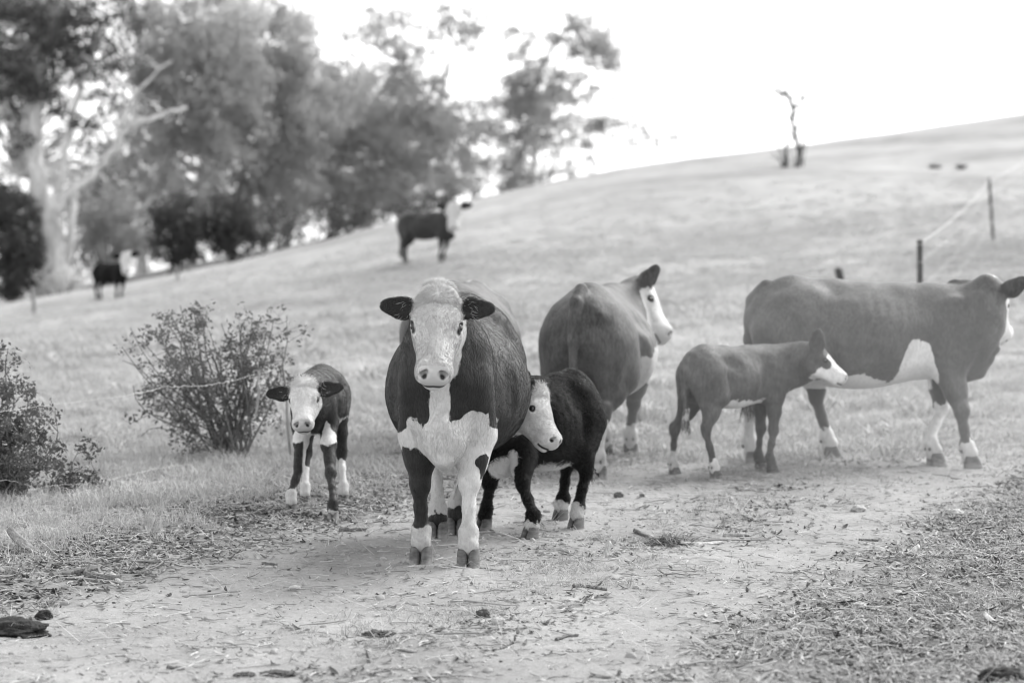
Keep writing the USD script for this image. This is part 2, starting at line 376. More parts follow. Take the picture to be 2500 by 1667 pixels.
tree('gum_tree', 'pale hazy gum tree rising behind the black cow on the slope', 120,
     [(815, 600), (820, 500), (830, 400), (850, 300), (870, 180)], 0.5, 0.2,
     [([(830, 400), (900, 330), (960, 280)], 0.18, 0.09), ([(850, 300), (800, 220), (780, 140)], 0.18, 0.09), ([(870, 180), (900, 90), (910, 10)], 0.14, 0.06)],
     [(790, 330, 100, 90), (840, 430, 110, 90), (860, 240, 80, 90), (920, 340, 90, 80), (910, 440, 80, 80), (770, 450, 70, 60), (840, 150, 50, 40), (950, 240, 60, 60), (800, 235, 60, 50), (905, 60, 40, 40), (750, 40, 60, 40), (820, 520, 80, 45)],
     'pale_veiled_leaf_look', 'gum_bark_look', 4, gap=0.12, grow=1.15)
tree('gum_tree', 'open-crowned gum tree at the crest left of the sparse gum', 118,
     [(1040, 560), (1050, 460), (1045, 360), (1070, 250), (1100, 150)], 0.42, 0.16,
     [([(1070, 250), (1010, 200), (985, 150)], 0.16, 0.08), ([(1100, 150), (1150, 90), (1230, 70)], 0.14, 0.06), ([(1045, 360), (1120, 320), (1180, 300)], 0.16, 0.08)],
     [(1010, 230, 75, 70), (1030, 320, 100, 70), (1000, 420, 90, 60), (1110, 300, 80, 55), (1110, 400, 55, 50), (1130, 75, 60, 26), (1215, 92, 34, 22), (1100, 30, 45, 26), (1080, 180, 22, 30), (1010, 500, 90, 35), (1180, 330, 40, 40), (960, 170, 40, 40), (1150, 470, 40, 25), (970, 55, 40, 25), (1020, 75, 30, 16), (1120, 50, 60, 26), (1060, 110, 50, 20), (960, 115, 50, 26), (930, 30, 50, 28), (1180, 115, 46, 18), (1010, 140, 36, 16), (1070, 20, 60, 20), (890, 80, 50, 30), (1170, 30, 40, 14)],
     'pale_veiled_leaf_look', 'gum_bark_look', 5, gap=0.15, rad=0.6, grow=1.15, per=32)
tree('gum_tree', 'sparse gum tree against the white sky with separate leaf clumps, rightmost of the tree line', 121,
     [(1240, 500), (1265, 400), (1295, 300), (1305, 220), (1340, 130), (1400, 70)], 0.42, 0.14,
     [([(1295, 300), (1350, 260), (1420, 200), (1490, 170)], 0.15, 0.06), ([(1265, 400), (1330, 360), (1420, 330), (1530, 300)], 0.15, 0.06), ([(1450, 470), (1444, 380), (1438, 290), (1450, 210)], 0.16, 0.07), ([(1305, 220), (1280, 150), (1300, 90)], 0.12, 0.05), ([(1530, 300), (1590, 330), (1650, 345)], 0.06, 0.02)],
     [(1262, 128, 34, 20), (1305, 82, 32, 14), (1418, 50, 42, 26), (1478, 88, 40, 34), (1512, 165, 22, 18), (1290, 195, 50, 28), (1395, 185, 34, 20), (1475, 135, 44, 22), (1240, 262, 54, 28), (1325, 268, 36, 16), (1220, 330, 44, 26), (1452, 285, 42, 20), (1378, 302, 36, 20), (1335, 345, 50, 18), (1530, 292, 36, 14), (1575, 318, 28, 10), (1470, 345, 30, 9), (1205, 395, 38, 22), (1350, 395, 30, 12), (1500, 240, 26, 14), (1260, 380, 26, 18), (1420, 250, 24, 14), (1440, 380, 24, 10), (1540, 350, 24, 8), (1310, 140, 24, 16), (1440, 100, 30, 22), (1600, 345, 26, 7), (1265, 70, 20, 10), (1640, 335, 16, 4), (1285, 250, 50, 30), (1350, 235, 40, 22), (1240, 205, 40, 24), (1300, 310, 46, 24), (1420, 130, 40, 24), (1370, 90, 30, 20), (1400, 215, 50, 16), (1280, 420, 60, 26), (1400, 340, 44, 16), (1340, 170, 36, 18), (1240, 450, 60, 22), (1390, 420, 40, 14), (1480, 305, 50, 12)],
     'pale_veiled_leaf_look', 'gum_bark_look', 6, gap=0.05, rad=0.5, spacing=0.60, size=0.27, thick=1.2, grow=1.22, nt=600)
# farther crowns that close the tree line
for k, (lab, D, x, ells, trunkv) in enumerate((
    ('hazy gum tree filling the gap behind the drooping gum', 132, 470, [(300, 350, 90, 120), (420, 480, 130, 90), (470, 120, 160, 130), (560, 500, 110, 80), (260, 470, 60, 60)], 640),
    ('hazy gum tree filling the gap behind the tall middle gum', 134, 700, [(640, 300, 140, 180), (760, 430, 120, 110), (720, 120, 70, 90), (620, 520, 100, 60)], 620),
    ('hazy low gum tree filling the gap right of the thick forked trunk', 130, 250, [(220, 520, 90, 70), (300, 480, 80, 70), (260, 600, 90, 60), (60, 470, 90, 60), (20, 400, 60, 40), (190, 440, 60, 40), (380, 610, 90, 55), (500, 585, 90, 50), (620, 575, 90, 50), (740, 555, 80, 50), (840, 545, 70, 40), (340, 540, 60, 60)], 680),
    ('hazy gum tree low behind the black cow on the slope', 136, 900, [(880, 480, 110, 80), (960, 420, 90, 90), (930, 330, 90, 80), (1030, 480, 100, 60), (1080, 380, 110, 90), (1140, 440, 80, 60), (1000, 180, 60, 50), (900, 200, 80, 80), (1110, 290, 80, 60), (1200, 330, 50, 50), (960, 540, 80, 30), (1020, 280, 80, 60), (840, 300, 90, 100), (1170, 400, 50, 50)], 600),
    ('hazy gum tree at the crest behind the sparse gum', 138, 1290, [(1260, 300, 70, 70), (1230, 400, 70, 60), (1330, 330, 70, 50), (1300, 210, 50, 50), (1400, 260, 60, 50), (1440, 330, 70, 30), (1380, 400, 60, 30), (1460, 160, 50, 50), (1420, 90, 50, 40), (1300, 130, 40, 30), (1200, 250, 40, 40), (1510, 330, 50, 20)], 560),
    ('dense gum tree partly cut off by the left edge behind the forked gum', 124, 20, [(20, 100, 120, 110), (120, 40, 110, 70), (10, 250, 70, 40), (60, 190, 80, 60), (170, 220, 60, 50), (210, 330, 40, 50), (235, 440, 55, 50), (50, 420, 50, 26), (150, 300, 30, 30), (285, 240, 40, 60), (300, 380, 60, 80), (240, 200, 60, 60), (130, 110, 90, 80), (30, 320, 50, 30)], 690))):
    tree('gum_tree', lab, D, [(x, trunkv), (x + 8, trunkv - 120), (x + 25, trunkv - 260)], 0.5, 0.2, [], ells, 'pale_veiled_leaf_look' if k < 5 else 'gum_leaf_look', 'gum_bark_look', 20 + k, gap=0.25 if k == 4 else 0.08, per=22, size=0.34, spacing=0.95, rad=0.7)
# shrubs along the foot of the trees
for k, (lab, D, ells, mat) in enumerate((
    ('dark dense shrub at the left edge below the forked gum', 100, [(20, 560, 75, 110), (50, 640, 60, 70), (-20, 500, 60, 60), (15, 690, 60, 40)], 'dark_leaf_look'),
    ('dark round shrub at the foot of the trees, left one of the dark pair', 104, [(430, 540, 62, 70), (420, 600, 50, 45), (470, 580, 40, 60)], 'dark_leaf_look'),
    ('dark round shrub at the foot of the trees, right one of the dark pair', 105, [(560, 530, 70, 62), (590, 580, 60, 40), (540, 585, 50, 36)], 'dark_leaf_look'),
    ('pale bushy shrub behind the far black cow', 105, [(270, 560, 80, 60), (330, 600, 60, 50), (240, 620, 60, 45), (200, 560, 50, 80), (230, 500, 60, 50), (310, 500, 50, 50), (180, 640, 50, 40)], 'pale_veiled_leaf_look'),
    ('low pale shrub around the foot of the forked gum', 97, [(150, 690, 70, 22), (210, 672, 40, 24), (100, 700, 40, 16)], 'pale_veiled_leaf_look'),
    ('grey shrub below the hazy gum, right of the dark pair', 108, [(690, 550, 62, 45), (650, 580, 40, 25)], 'shrub_leaf_look'),
    ('dark-stemmed shrub left of the black cow on the slope', 110, [(800, 530, 45, 40), (870, 520, 45, 40), (840, 560, 50, 22)], 'shrub_leaf_look'),
    ('grey shrub at the crest right of the black cow', 114, [(990, 520, 70, 24), (1060, 490, 50, 26), (1140, 470, 30, 20)], 'shrub_leaf_look'))):
    rng = np.random.default_rng(50 + k)
    b = at(ells[0][0], ells[0][1], D); b[2] = float(height(b[0], b[1]))
    path = thing('shrub', lab, 'shrub', b)
    cl = clump_points(ells, D, 1.0, 0.42 if mat == 'dark_leaf_look' else 0.55, rng, 0.05, k)
    gz = height(cl[:, 0], cl[:, 1]); cl[:, 2] = np.maximum(cl[:, 2], gz + 0.15)
    v, f = leaves(cl, 0.45 * rng.uniform(0.6, 1.2, len(cl)), 24 if mat == 'dark_leaf_look' else 22, 0.22, rng, 0.3, 0.45)
    part(path, 'foliage', (v - b, f), mat, smooth=False)
    st = [tube(np.array([[rng.normal(0, 0.25), rng.normal(0, 0.2), -0.1], (c - b) * [0.5, 0.5, 0.45] + rng.normal(0, 0.08, 3), c - b]), [0.05, 0.035, 0.012], 6) for c in cl[rng.choice(len(cl), min(14, len(cl)), replace=False)]]
    for m_ in st[:6]:
        part(path, 'stem', m_, 'dark_bark_look', smooth=True)
# ------------------------------------------------------------------ cattle: one smooth body surface from blended volumes
class Field:
    def __init__(self, lo, hi, h):
        self.lo, self.h = np.asarray(lo, float), h
        self.n = np.ceil((np.asarray(hi) - lo) / h).astype(int) + 1
        self.d = np.full(self.n, 0.6, np.float32)
        self.axes = [self.lo[i] + np.arange(self.n[i]) * h for i in range(3)]
        self.prims, self.group = [], 'torso'
    def _box(self, lo, hi, pad):
        i0 = np.clip(np.floor((lo - pad - self.lo) / self.h).astype(int), 0, self.n)
        i1 = np.clip(np.ceil((hi + pad - self.lo) / self.h).astype(int) + 1, 0, self.n)
        sl = tuple(slice(a, b) for a, b in zip(i0, i1))
        x, y, z = (self.axes[i][sl[i]] for i in range(3))
        return sl, x[:, None, None], y[None, :, None], z[None, None, :]
    def _do(self, fn, lo, hi, k, cut):
        sl, x, y, z = self._box(lo, hi, 2 * k + 3 * self.h)
        if min(x.size, y.size, z.size) == 0:
            return
        p, d = fn(x, y, z).astype(np.float32), self.d[sl]
        if cut:
            p = -p
            hh = np.clip(k - np.abs(d - p), 0, None) / k
            self.d[sl] = np.maximum(d, p) + hh * hh * k * 0.25
        else:
            hh = np.clip(k - np.abs(d - p), 0, None) / k
            self.d[sl] = np.minimum(d, p) - hh * hh * k * 0.25
            self.prims.append((self.group, fn))
    def cap(self, a, b, ra, rb, k=0.04, cut=False):
        a, b = np.asarray(a, float), np.asarray(b, float)
        ab = b - a; l2 = ab @ ab + 1e-12
        def fn(x, y, z):
            t = np.clip(((x - a[0]) * ab[0] + (y - a[1]) * ab[1] + (z - a[2]) * ab[2]) / l2, 0, 1)
            return np.sqrt((x - a[0] - t * ab[0]) ** 2 + (y - a[1] - t * ab[1]) ** 2 + (z - a[2] - t * ab[2]) ** 2) - (ra + (rb - ra) * t)
        r = max(ra, rb)
        self._do(fn, np.minimum(a, b) - r, np.maximum(a, b) + r, k, cut)
    def cut_cap(self, a, b, ra, rb):
        ab = b - a; l2 = ab @ ab
        def fn(x, y, z):
            t = np.clip(((x - a[0]) * ab[0] + (y - a[1]) * ab[1] + (z - a[2]) * ab[2]) / l2, 0, 1)
            return np.sqrt((x - a[0] - t * ab[0]) ** 2 + (y - a[1] - t * ab[1]) ** 2 + (z - a[2] - t * ab[2]) ** 2) - (ra + (rb - ra) * t)
        return fn, np.minimum(a, b) - ra, np.maximum(a, b) + ra
    def chain(self, pts, rad, k=0.04):
        for i in range(len(pts) - 1):
            self.cap(pts[i], pts[i + 1], rad[i], rad[i + 1], k)
    def ell(self, c, r, k=0.06, R=None, cut=False):
        c, r = np.asarray(c, float), np.asarray(r, float)
        R = np.eye(3) if R is None else R                 # columns: the ellipsoid's own axes
        def fn(x, y, z):
            q = [(x - c[0]) * R[0, i] + (y - c[1]) * R[1, i] + (z - c[2]) * R[2, i] for i in range(3)]
            k0 = np.sqrt(sum((q[i] / r[i]) ** 2 for i in range(3)))
            k1 = np.sqrt(sum((q[i] / r[i] ** 2) ** 2 for i in range(3)))
            return np.where(k1 > 1e-9, k0 * (k0 - 1) / np.maximum(k1, 1e-9), -r.min())
        e = np.sqrt(((R * r) ** 2).sum(1))
        self._do(fn, c - e, c + e, k, cut)
    def mesh(self):
        d = self.d
        neg = d < 0
        s = sum(neg[i:neg.shape[0] - 1 + i, j:neg.shape[1] - 1 + j, k:neg.shape[2] - 1 + k].astype(np.int8) for i in (0, 1) for j in (0, 1) for k in (0, 1))
        cells = np.argwhere((s > 0) & (s < 8))
        idx = np.full(s.shape, -1, np.int64); idx[tuple(cells.T)] = np.arange(len(cells))
        acc, cnt = np.zeros((len(cells), 3)), np.zeros(len(cells))
        corner = {(i, j, k): d[cells[:, 0] + i, cells[:, 1] + j, cells[:, 2] + k].astype(float) for i in (0, 1) for j in (0, 1) for k in (0, 1)}
        for a in range(3):
            for o in np.ndindex(2, 2):
                p = list(o); p.insert(a, 0); q = list(o); q.insert(a, 1)
                d0, d1 = corner[tuple(p)], corner[tuple(q)]
                m = (d0 < 0) != (d1 < 0)
                t = np.where(m, d0 / np.where(m, d0 - d1, 1), 0)
                pos = np.tile(np.array(p, float), (len(cells), 1)); pos[:, a] = t
                acc[m] += pos[m]; cnt[m] += 1
        v = self.lo + (cells + acc / cnt[:, None]) * self.h
        quads = []
        for a in range(3):
            b, c = (a + 1) % 3, (a + 2) % 3
            sl0 = [slice(None)] * 3; sl1 = [slice(None)] * 3
            sl0[a], sl1[a] = slice(None, -1), slice(1, None)
            x = neg[tuple(sl0)] != neg[tuple(sl1)]
            e = np.argwhere(x)
            e = e[(e[:, b] > 0) & (e[:, c] > 0) & (e[:, b] < self.n[b] - 1) & (e[:, c] < self.n[c] - 1)]
            def cell(db, dc):
                w = e.copy(); w[:, b] -= db; w[:, c] -= dc
                return idx[tuple(w.T)]
            q = np.stack([cell(1, 1), cell(0, 1), cell(0, 0), cell(1, 0)], 1)
            flip = ~neg[tuple(e.T)]
            q[flip] = q[flip][:, ::-1]
            quads.append(q)
        q = np.vstack(quads); q = q[(q >= 0).all(1)]
        return v, np.vstack([q[:, [0, 1, 2]], q[:, [0, 2, 3]]])
    def near(self, group, v):                             # distance of the points v to the volumes of one group
        out = np.full(len(v), 9.0)
        for gname, fn in self.prims:
            if gname == group:
                out = np.minimum(out, fn(v[:, 0], v[:, 1], v[:, 2]))
        return out

def lerp(a, b, t):
    return np.asarray(a, float) * (1 - t) + np.asarray(b, float) * t
def unit(v):
    return np.asarray(v, float) / np.linalg.norm(v)
def in_ell(p, c, r, R=None):                              # signed depth inside an ellipsoid, positive inside
    q = (p - np.asarray(c)) / np.asarray(r)
    return (1 - np.linalg.norm(q, axis=1)) * float(np.min(r))

def claws(t, wide):
    out = []
    n = 14
    a = np.arange(n) / n * 2 * np.pi
    for s in (-1, 1):
        rows = []
        for z, fx, rx, ry in ((0.0, 0.014, 0.068, 0.0285), (0.014, 0.012, 0.068, 0.0295), (0.05, 0.003, 0.060, 0.0285), (0.085, -0.007, 0.051, 0.0265), (0.102, -0.011, 0.044, 0.022)):
            c, si = np.cos(a), np.sin(a)
            px = fx + rx * np.sign(c) * np.abs(c) ** 0.8
            py = ry * np.sign(si) * np.abs(si) ** 0.75 * (1 - 0.25 * np.clip(c, 0, 1) ** 2)
            rows.append(np.stack([px, s * 0.030 + py - s * 0.004 * np.clip(c, 0, 1), np.full(n, z)], 1))
        v = np.vstack(rows) * [t, t * wide, t]
        f = []
        for r in range(len(rows) - 1):
            for j in range(n):
                k = (j + 1) % n
                f += [(r * n + j, r * n + k, r * n + n + k), (r * n + j, r * n + n + k, r * n + n + j)]
        top = (len(rows) - 1) * n
        f += [(top, top + j, top + j + 1) for j in range(1, n - 1)] + [(0, j + 1, j) for j in range(1, n - 1)]
        out.append((v, np.array(f)))
        dc = trimesh.creation.icosphere(1, 0.011 * t)
        dc.apply_scale([0.8, 0.8, 1.4]); dc.apply_translation([-0.080 * t, s * 0.026 * t, 0.135 * t])
        out.append((np.array(dc.vertices), np.array(dc.faces)))
    return join(out)

def bovine(A):
    """A: the animal's measures and pose. Hoofs and head are given as pixels of the photograph and turned into points of the animal's own frame (x forward, y left, z up)."""
    o, th = np.array([A['at'][0], A['at'][1], 0.0]), A['heading']
    o[2] = A['z'] if 'z' in A else float(height(o[0], o[1]))
    c, s = math.cos(th), math.sin(th)
    M = np.array([[c, s, 0], [-s, c, 0], [0, 0, 1]])      # world -> local
    loc = lambda w: M @ (np.asarray(w) - o)
    hoofs = {k: loc(w) for k, w in A['hoofs'].items()}
    T, dep, wid, Lb, t = A['hw'], A['dep'], A['wid'], A['Lb'], A['t']
    T -= 0.062 * T / 1.36; dep -= 0.05 * T / 1.36
    Tf, hk = T - A.get('front_drop', 0.0), A.get('hooks', 0.6)
    B, zc, kz = T - dep, T - dep / 2, T / 1.36
    calf = A.get('calf', False)
    poll, muz = loc(A['poll']), loc(A['muzzle'])
    fl = A.get('face_len', 0.87 if calf else 0.95)             # face length against width
    hx = unit(muz - poll); hs = A.get('hs') or np.linalg.norm(muz - poll) / (0.52 * fl)
    side_v = np.array(A.get('head_left') if A.get('head_left') is not None else np.cross([0, 0, 1.0], hx), float)
    if A.get('head_left') is not None:
        side_v = M @ side_v
    hz = unit(np.cross(hx, side_v)); hy = np.cross(hz, hx)
    HR = np.stack([hx, hy, hz], 1)
    H = lambda x, y, z: poll + HR @ (np.array([x * fl, y, z]) * hs)
    h = A['res']
    pts = np.vstack([list(hoofs.values()), poll, muz, H(0.05, 0.3, 0), H(0.05, -0.3, 0), [[-0.62 * Lb, -wid, 0], [0.5 * Lb, wid, T]]])
    if 'tail' in A:
        pts = np.vstack([pts, A['tail']])
    F = Field(pts.min(0) - [0.14, 0.14, 0.03], pts.max(0) + 0.16, h)
    # torso
    sag = A.get('sag', 0.0)
    bulge = A.get('bulge', (0.0, 0.0))
    F.ell((-0.06 * Lb, 0, zc - 0.02 * dep - sag), (0.44 * Lb, wid * 0.93, dep * 0.50), 0.1)
    for i, sg in enumerate((1, -1)):
        F.ell((-0.10 * Lb, sg * wid * 0.28, zc - 0.10 * dep - sag), (0.33 * Lb, wid * 0.72 + bulge[i], dep * 0.40), 0.12 * kz)
    sw = A.get('shoulder', 0.9)
    F.ell((0.27 * Lb, 0, zc + 0.02 * dep), (0.24 * Lb, wid * 0.70 * sw, dep * 0.47), 0.12 * kz)
    F.ell((-0.39 * Lb, 0, T - 0.36 * dep), (0.21 * Lb, wid * 0.76, dep * 0.36), 0.14 * kz)
    r = 0.075 * kz
    F.chain([(0.30 * Lb, 0, Tf - r), (0.1 * Lb, 0, (T + Tf) / 2 - r - 0.02 * kz - 0.3 * sag), (-0.2 * Lb, 0, T - r - 0.015 * kz), (-0.38 * Lb, 0, T - r + 0.005), (-0.50 * Lb, 0, T - r - 0.03 * kz)], [r * 1.1, r, r, r, r * 0.8], 0.14 * kz)
    F.ell((0.41 * Lb, 0, B + 0.15 * dep + A.get('brisket', 0.0)), (0.12 * Lb, wid * 0.34, dep * 0.22), 0.10 * kz)
    for sg in (1, -1):
        F.ell((0.33 * Lb, sg * wid * 0.55 * sw, zc + 0.03 * dep), (0.105 * Lb, wid * 0.21, dep * 0.34), 0.11 * kz, R=np.array([[math.cos(0.3), 0, math.sin(0.3)], [0, 1, 0], [-math.sin(0.3), 0, math.cos(0.3)]]))
        F.ell((-0.41 * Lb, sg * wid * 0.50, B + 0.46 * dep), (0.155 * Lb, wid * 0.36, dep * 0.40), 0.1 * kz)
        F.cap((-0.29 * Lb, sg * wid * 0.56 * hk ** 0.3, T - 0.11 * kz), (-0.38 * Lb, sg * wid * 0.46 * hk ** 0.3, T - 0.12 * kz), 0.06 * kz * hk ** 0.5, 0.055 * kz * hk ** 0.5, 0.13 * kz)
        F.cap((-0.53 * Lb, sg * wid * 0.26, T - 0.20 * kz), (-0.50 * Lb, sg * wid * 0.30, T - 0.30 * kz), 0.05 * kz, 0.07 * kz, 0.07 * kz)
    for sg in (1, -1):                                    # hollow before the hip, grooves behind the shoulder and before the thigh
        F.ell((-0.215 * Lb, sg * wid * 1.04, T - 0.25 * dep), (0.085 * Lb, 0.075 * kz, 0.13 * dep), 0.10 * kz, cut=True)
        F.cap((0.185 * Lb, sg * wid * 0.99, zc + 0.26 * dep), (0.165 * Lb, sg * wid * 1.0, zc - 0.18 * dep), 0.055 * kz, 0.05 * kz, 0.10 * kz, cut=True)
        F.cap((-0.265 * Lb, sg * wid * 1.03, zc + 0.02 * dep), (-0.235 * Lb, sg * wid * 0.98, B + 0.12 * dep), 0.05 * kz, 0.05 * kz, 0.08 * kz, cut=True)
    # neck: crest, middle and throat as bent chains towards the head
    F.group = 'neck'
    ctrl = np.array(A.get('bend', (0.50 * Lb, 0, T - 0.1 * dep)), float)
    def bend(a, m, b, ra, rb, k, n=6):
        ts = np.linspace(0, 1, n)
        p = [(1 - q) ** 2 * np.asarray(a) + 2 * q * (1 - q) * np.asarray(m) + q * q * np.asarray(b) for q in ts]
        F.chain(p, [ra * (1 - q) + rb * q for q in ts], k)
    nk = A.get('neck', 1.0)
    bend((0.27 * Lb, 0, Tf - 0.13 * kz), ctrl + [0, 0, 0.02], H(0.035, 0, -0.075), 0.12 * kz * nk, 0.085 * hs, 0.09 * kz)
    bend((0.34 * Lb, 0, zc + 0.14 * dep), ctrl - [0, 0, 0.18 * dep], H(0.07, 0, -0.13), 0.19 * kz * nk, 0.10 * hs, 0.10 * kz)
    bend((0.40 * Lb, 0, zc - 0.10 * dep), ctrl - [-0.02, 0, 0.40 * dep], H(0.14, 0, -0.20), 0.16 * kz * nk, 0.055 * hs, 0.10 * kz)
    if A.get('dewlap'):
        w = A['dewlap']
        pth = [H(0.16, 0, -0.215), ctrl - [-0.05, 0, 0.50 * dep], (0.53 * Lb, 0, zc - 0.26 * dep), (0.49 * Lb, 0, B + A.get('brisket', 0.0)), (0.42 * Lb, 0, B - 0.07 * dep + 1.3 * A.get('brisket', 0.0))]
        for q in range(4):
            F.cap(pth[q], pth[q + 1], w, w, 0.05)
    # legs
    joints = {}
    for key, Hf in hoofs.items():
        F.group = 'leg' + key
        sg = 1 if key[1] == 'L' else -1
        fx = A.get('leg_r', 1.0)
        gz = Hf[2]
        zf = gz + 0.155 * t + 0.01 * kz
        Fe = np.array([Hf[0] - 0.040 * t, Hf[1], zf])
        co = np.array([Hf[0] - 0.014 * t, Hf[1], gz + 0.112 * t])
        if key[0] == 'F':
            S = np.array([0.40 * Lb, sg * wid * 0.46 * sw, B + 0.50 * dep])
            E = np.array([0.325 * Lb, sg * wid * 0.53 * sw, B + 0.12 * dep])
            q = A.get('knee', {}).get(key, (0.02, 0.0))
            zk = gz + 0.315 * T * (1.06 if calf else 1)
            tt = (E[2] - zk) / max(E[2] - zf, 1e-6)
            K = lerp(E, Fe, tt); K[2] = zk
            K[0] += q[0] * kz; K[1] += q[1]
            F.cap(S, E, 0.11 * kz, 0.095 * t * 1.05, 0.09 * kz)
            Mm = lerp(E, K, 0.45); Mm[0] += 0.004
            F.chain([E, Mm, K], np.array([0.104, 0.074, 0.049]) * t * fx, 0.05 * kz)
            F.ell(K + [0.008 * t, 0, 0], np.array([0.048, 0.050, 0.066]) * t * fx, 0.03)
            F.chain([K - [0, 0, 0.03 * t], lerp(K, Fe, 0.5), Fe + [0, 0, 0.03 * t]], np.array([0.041, 0.033, 0.037]) * t * fx, 0.02)
        else:
            Hip = np.array([-0.40 * Lb, sg * wid * 0.45, B + 0.52 * dep])
            St = np.array([-0.34 * Lb, sg * wid * 0.60, B + 0.20 * dep]) + [0.25 * (Hf[0] + 0.46 * Lb), 0, 0]
            zk = gz + 0.365 * T * (1.04 if calf else 1)
            K = np.array([0.70 * Fe[0] + 0.30 * (-0.46 * Lb) - 0.055 * kz, lerp(St, Fe, 0.62)[1], zk])
            q = A.get('knee', {}).get(key, (0.0, 0.0))
            K[0] += q[0]; K[1] += q[1]
            F.cap(Hip, St, 0.17 * kz * A.get('thigh', 1), 0.125 * t * A.get('thigh', 1), 0.1 * kz)
            F.cap(Hip - [0.10 * Lb, 0, 0.0], lerp(St, K, 0.75), 0.10 * kz, 0.05 * t, 0.08 * kz)
            Mm = lerp(St, K, 0.5)
            F.chain([St, Mm, K + [0.012 * t, 0, 0.03 * t]], np.array([0.115, 0.082, 0.053]) * t * fx, 0.05 * kz)
            F.cap(K + [-0.035 * t, 0, 0.05 * t], K + [-0.006, 0, -0.05 * t], 0.026 * t, 0.042 * t, 0.025)
            F.ell(K, np.array([0.058, 0.047, 0.07]) * t * fx, 0.03)
            F.chain([K - [0, 0, 0.03 * t], lerp(K, Fe, 0.5), Fe + [0, 0, 0.03 * t]], np.array([0.043, 0.034, 0.038]) * t * fx, 0.02)
        F.ell(Fe, np.array([0.051, 0.051, 0.05]) * t * fx, 0.025)
        F.cap(Fe, co, 0.045 * t * fx, 0.052 * t * fx, 0.02)
        F.cap(co + [-0.02 * t, 0, -0.03 * t], co + [0.008 * t, 0, -0.004], 0.042 * t, 0.044 * t, 0.02)
        joints[key] = (K, Fe, co)
    # tail
    if 'tail' in A:
        F.group = 'tail'
        tl = [np.asarray(p, float) for p in A['tail']]
        F.chain(tl, np.linspace(0.05, 0.024, len(tl)) * kz, 0.03)
    # udder / navel fold
    for cc, rr in A.get('lumps', []):
        F.group = 'torso'; F.ell(cc, rr, 0.06)
    # head
    F.group = 'head'
    e = lambda cx, cy, cz, rx, ry, rz, k=0.04, cut=False, R=None: F.ell(H(cx, cy, cz), np.array([rx, ry, rz]) * hs, k * hs, HR if R is None else R, cut)
    dm = 1.12 if calf else 1.0                            # a calf's dome is rounder, its face shorter
    e(0.055, 0, -0.085, 0.105, 0.096 * dm, 0.105 * dm)
    e(0.004, 0, -0.040, 0.068, 0.064, 0.052, 0.06)
    e(0.125, 0, -0.055, 0.130, 0.100, 0.058, 0.05)
    e(0.150, 0, -0.11, 0.115, 0.098, 0.090, 0.05)
    F.cap(H(0.18, 0, -0.082), H(0.41, 0, -0.076), 0.074 * hs, 0.056 * hs, 0.05 * hs)
    for sg in (1, -1):
        e(0.170, sg * 0.090, -0.062, 0.050, 0.029, 0.036, 0.03)
        e(0.145, sg * 0.066, -0.160, 0.095, 0.034, 0.085, 0.05)
        F.cap(H(0.11, sg * 0.052, -0.212), H(0.42, sg * 0.030, -0.155), 0.050 * hs, 0.042 * hs, 0.05 * hs)
        F.cap(H(0.22, sg * 0.060, -0.105), H(0.41, sg * 0.042, -0.100), 0.036 * hs, 0.036 * hs, 0.05 * hs)
        e(0.468, sg * 0.047, -0.082, 0.044, 0.037, 0.050, 0.03)
        e(0.450, sg * 0.052, -0.122, 0.052, 0.034, 0.040, 0.03)
    e(0.470, 0, -0.098, 0.052, 0.073, 0.070, 0.03)
    e(0.452, 0, -0.172, 0.058, 0.060, 0.032, 0.02)
    e(0.490, 0, -0.068, 0.022, 0.046, 0.024, 0.02)
    # mouth line, nostrils, sockets, lids
    for sg in (1, -1):
        F._do(*F.cut_cap(H(0.540, 0, -0.146), H(0.490, sg * 0.092, -0.176), 0.0072 * hs, 0.006 * hs), 0.010 * hs, True)
    for sg in (1, -1):
        ca, sa = math.cos(sg * 0.85), math.sin(sg * 0.85)
        Rn = HR @ np.array([[1, 0, 0], [0, ca, -sa], [0, sa, ca]])
        e(0.505, sg * 0.046, -0.066, 0.040, 0.0140, 0.026, 0.012, cut=True, R=Rn)
        e(0.192, sg * 0.128, -0.066, 0.031, 0.028, 0.024, 0.016, cut=True)
        e(0.168, sg * 0.109, -0.068, 0.012, 0.018, 0.028, 0.016)
        e(0.213, sg * 0.102, -0.071, 0.009, 0.015, 0.026, 0.016)
    # ears: cupped leaves
    F.group = 'ear'
    ears = []
    es = A.get('ear_size', 1.0) * hs
    for sg in (1, -1):
        d = A.get('ear_dir', {}).get('L' if sg > 0 else 'R', (-0.16, 0.95, -0.05))
        n_ = A.get('ear_open', {}).get('L' if sg > 0 else 'R', (0.42, 0.20, 0.88))
        ax = unit(HR @ np.array([d[0], sg * d[1], d[2]]))
        nn = HR @ np.array([n_[0], sg * n_[1], n_[2]]); nn = unit(nn - ax * (nn @ ax))
        wv = np.cross(nn, ax)
        Re = np.stack([ax, wv, nn], 1)
        base = H(0.070, sg * 0.098, -0.072)
        mid = base + ax * 0.105 * es
        F.cap(base - ax * 0.02 * es, base + ax * 0.05 * es, 0.034 * es, 0.030 * es, 0.03 * hs)
        F.ell(mid + ax * 0.018 * es, (0.088 * es, 0.049 * es, max(0.025 * es, 1.1 * h)), 0.03 * hs, Re)
        F.ell(mid - ax * 0.030 * es + wv * 0.006 * es, (0.062 * es, 0.064 * es, max(0.026 * es, 1.1 * h)), 0.03 * hs, Re)
        if not A.get('far'):
            F.ell(mid + nn * 0.027 * es + ax * 0.002 * es, (0.086 * es, 0.047 * es, 0.028 * es), 0.012, Re, cut=True)
        ears.append((mid, ax, nn))
    v, f = F.mesh()
    # fine unevenness of flesh and coat
    nrm = trimesh.Trimesh(v, f, process=False).vertex_normals
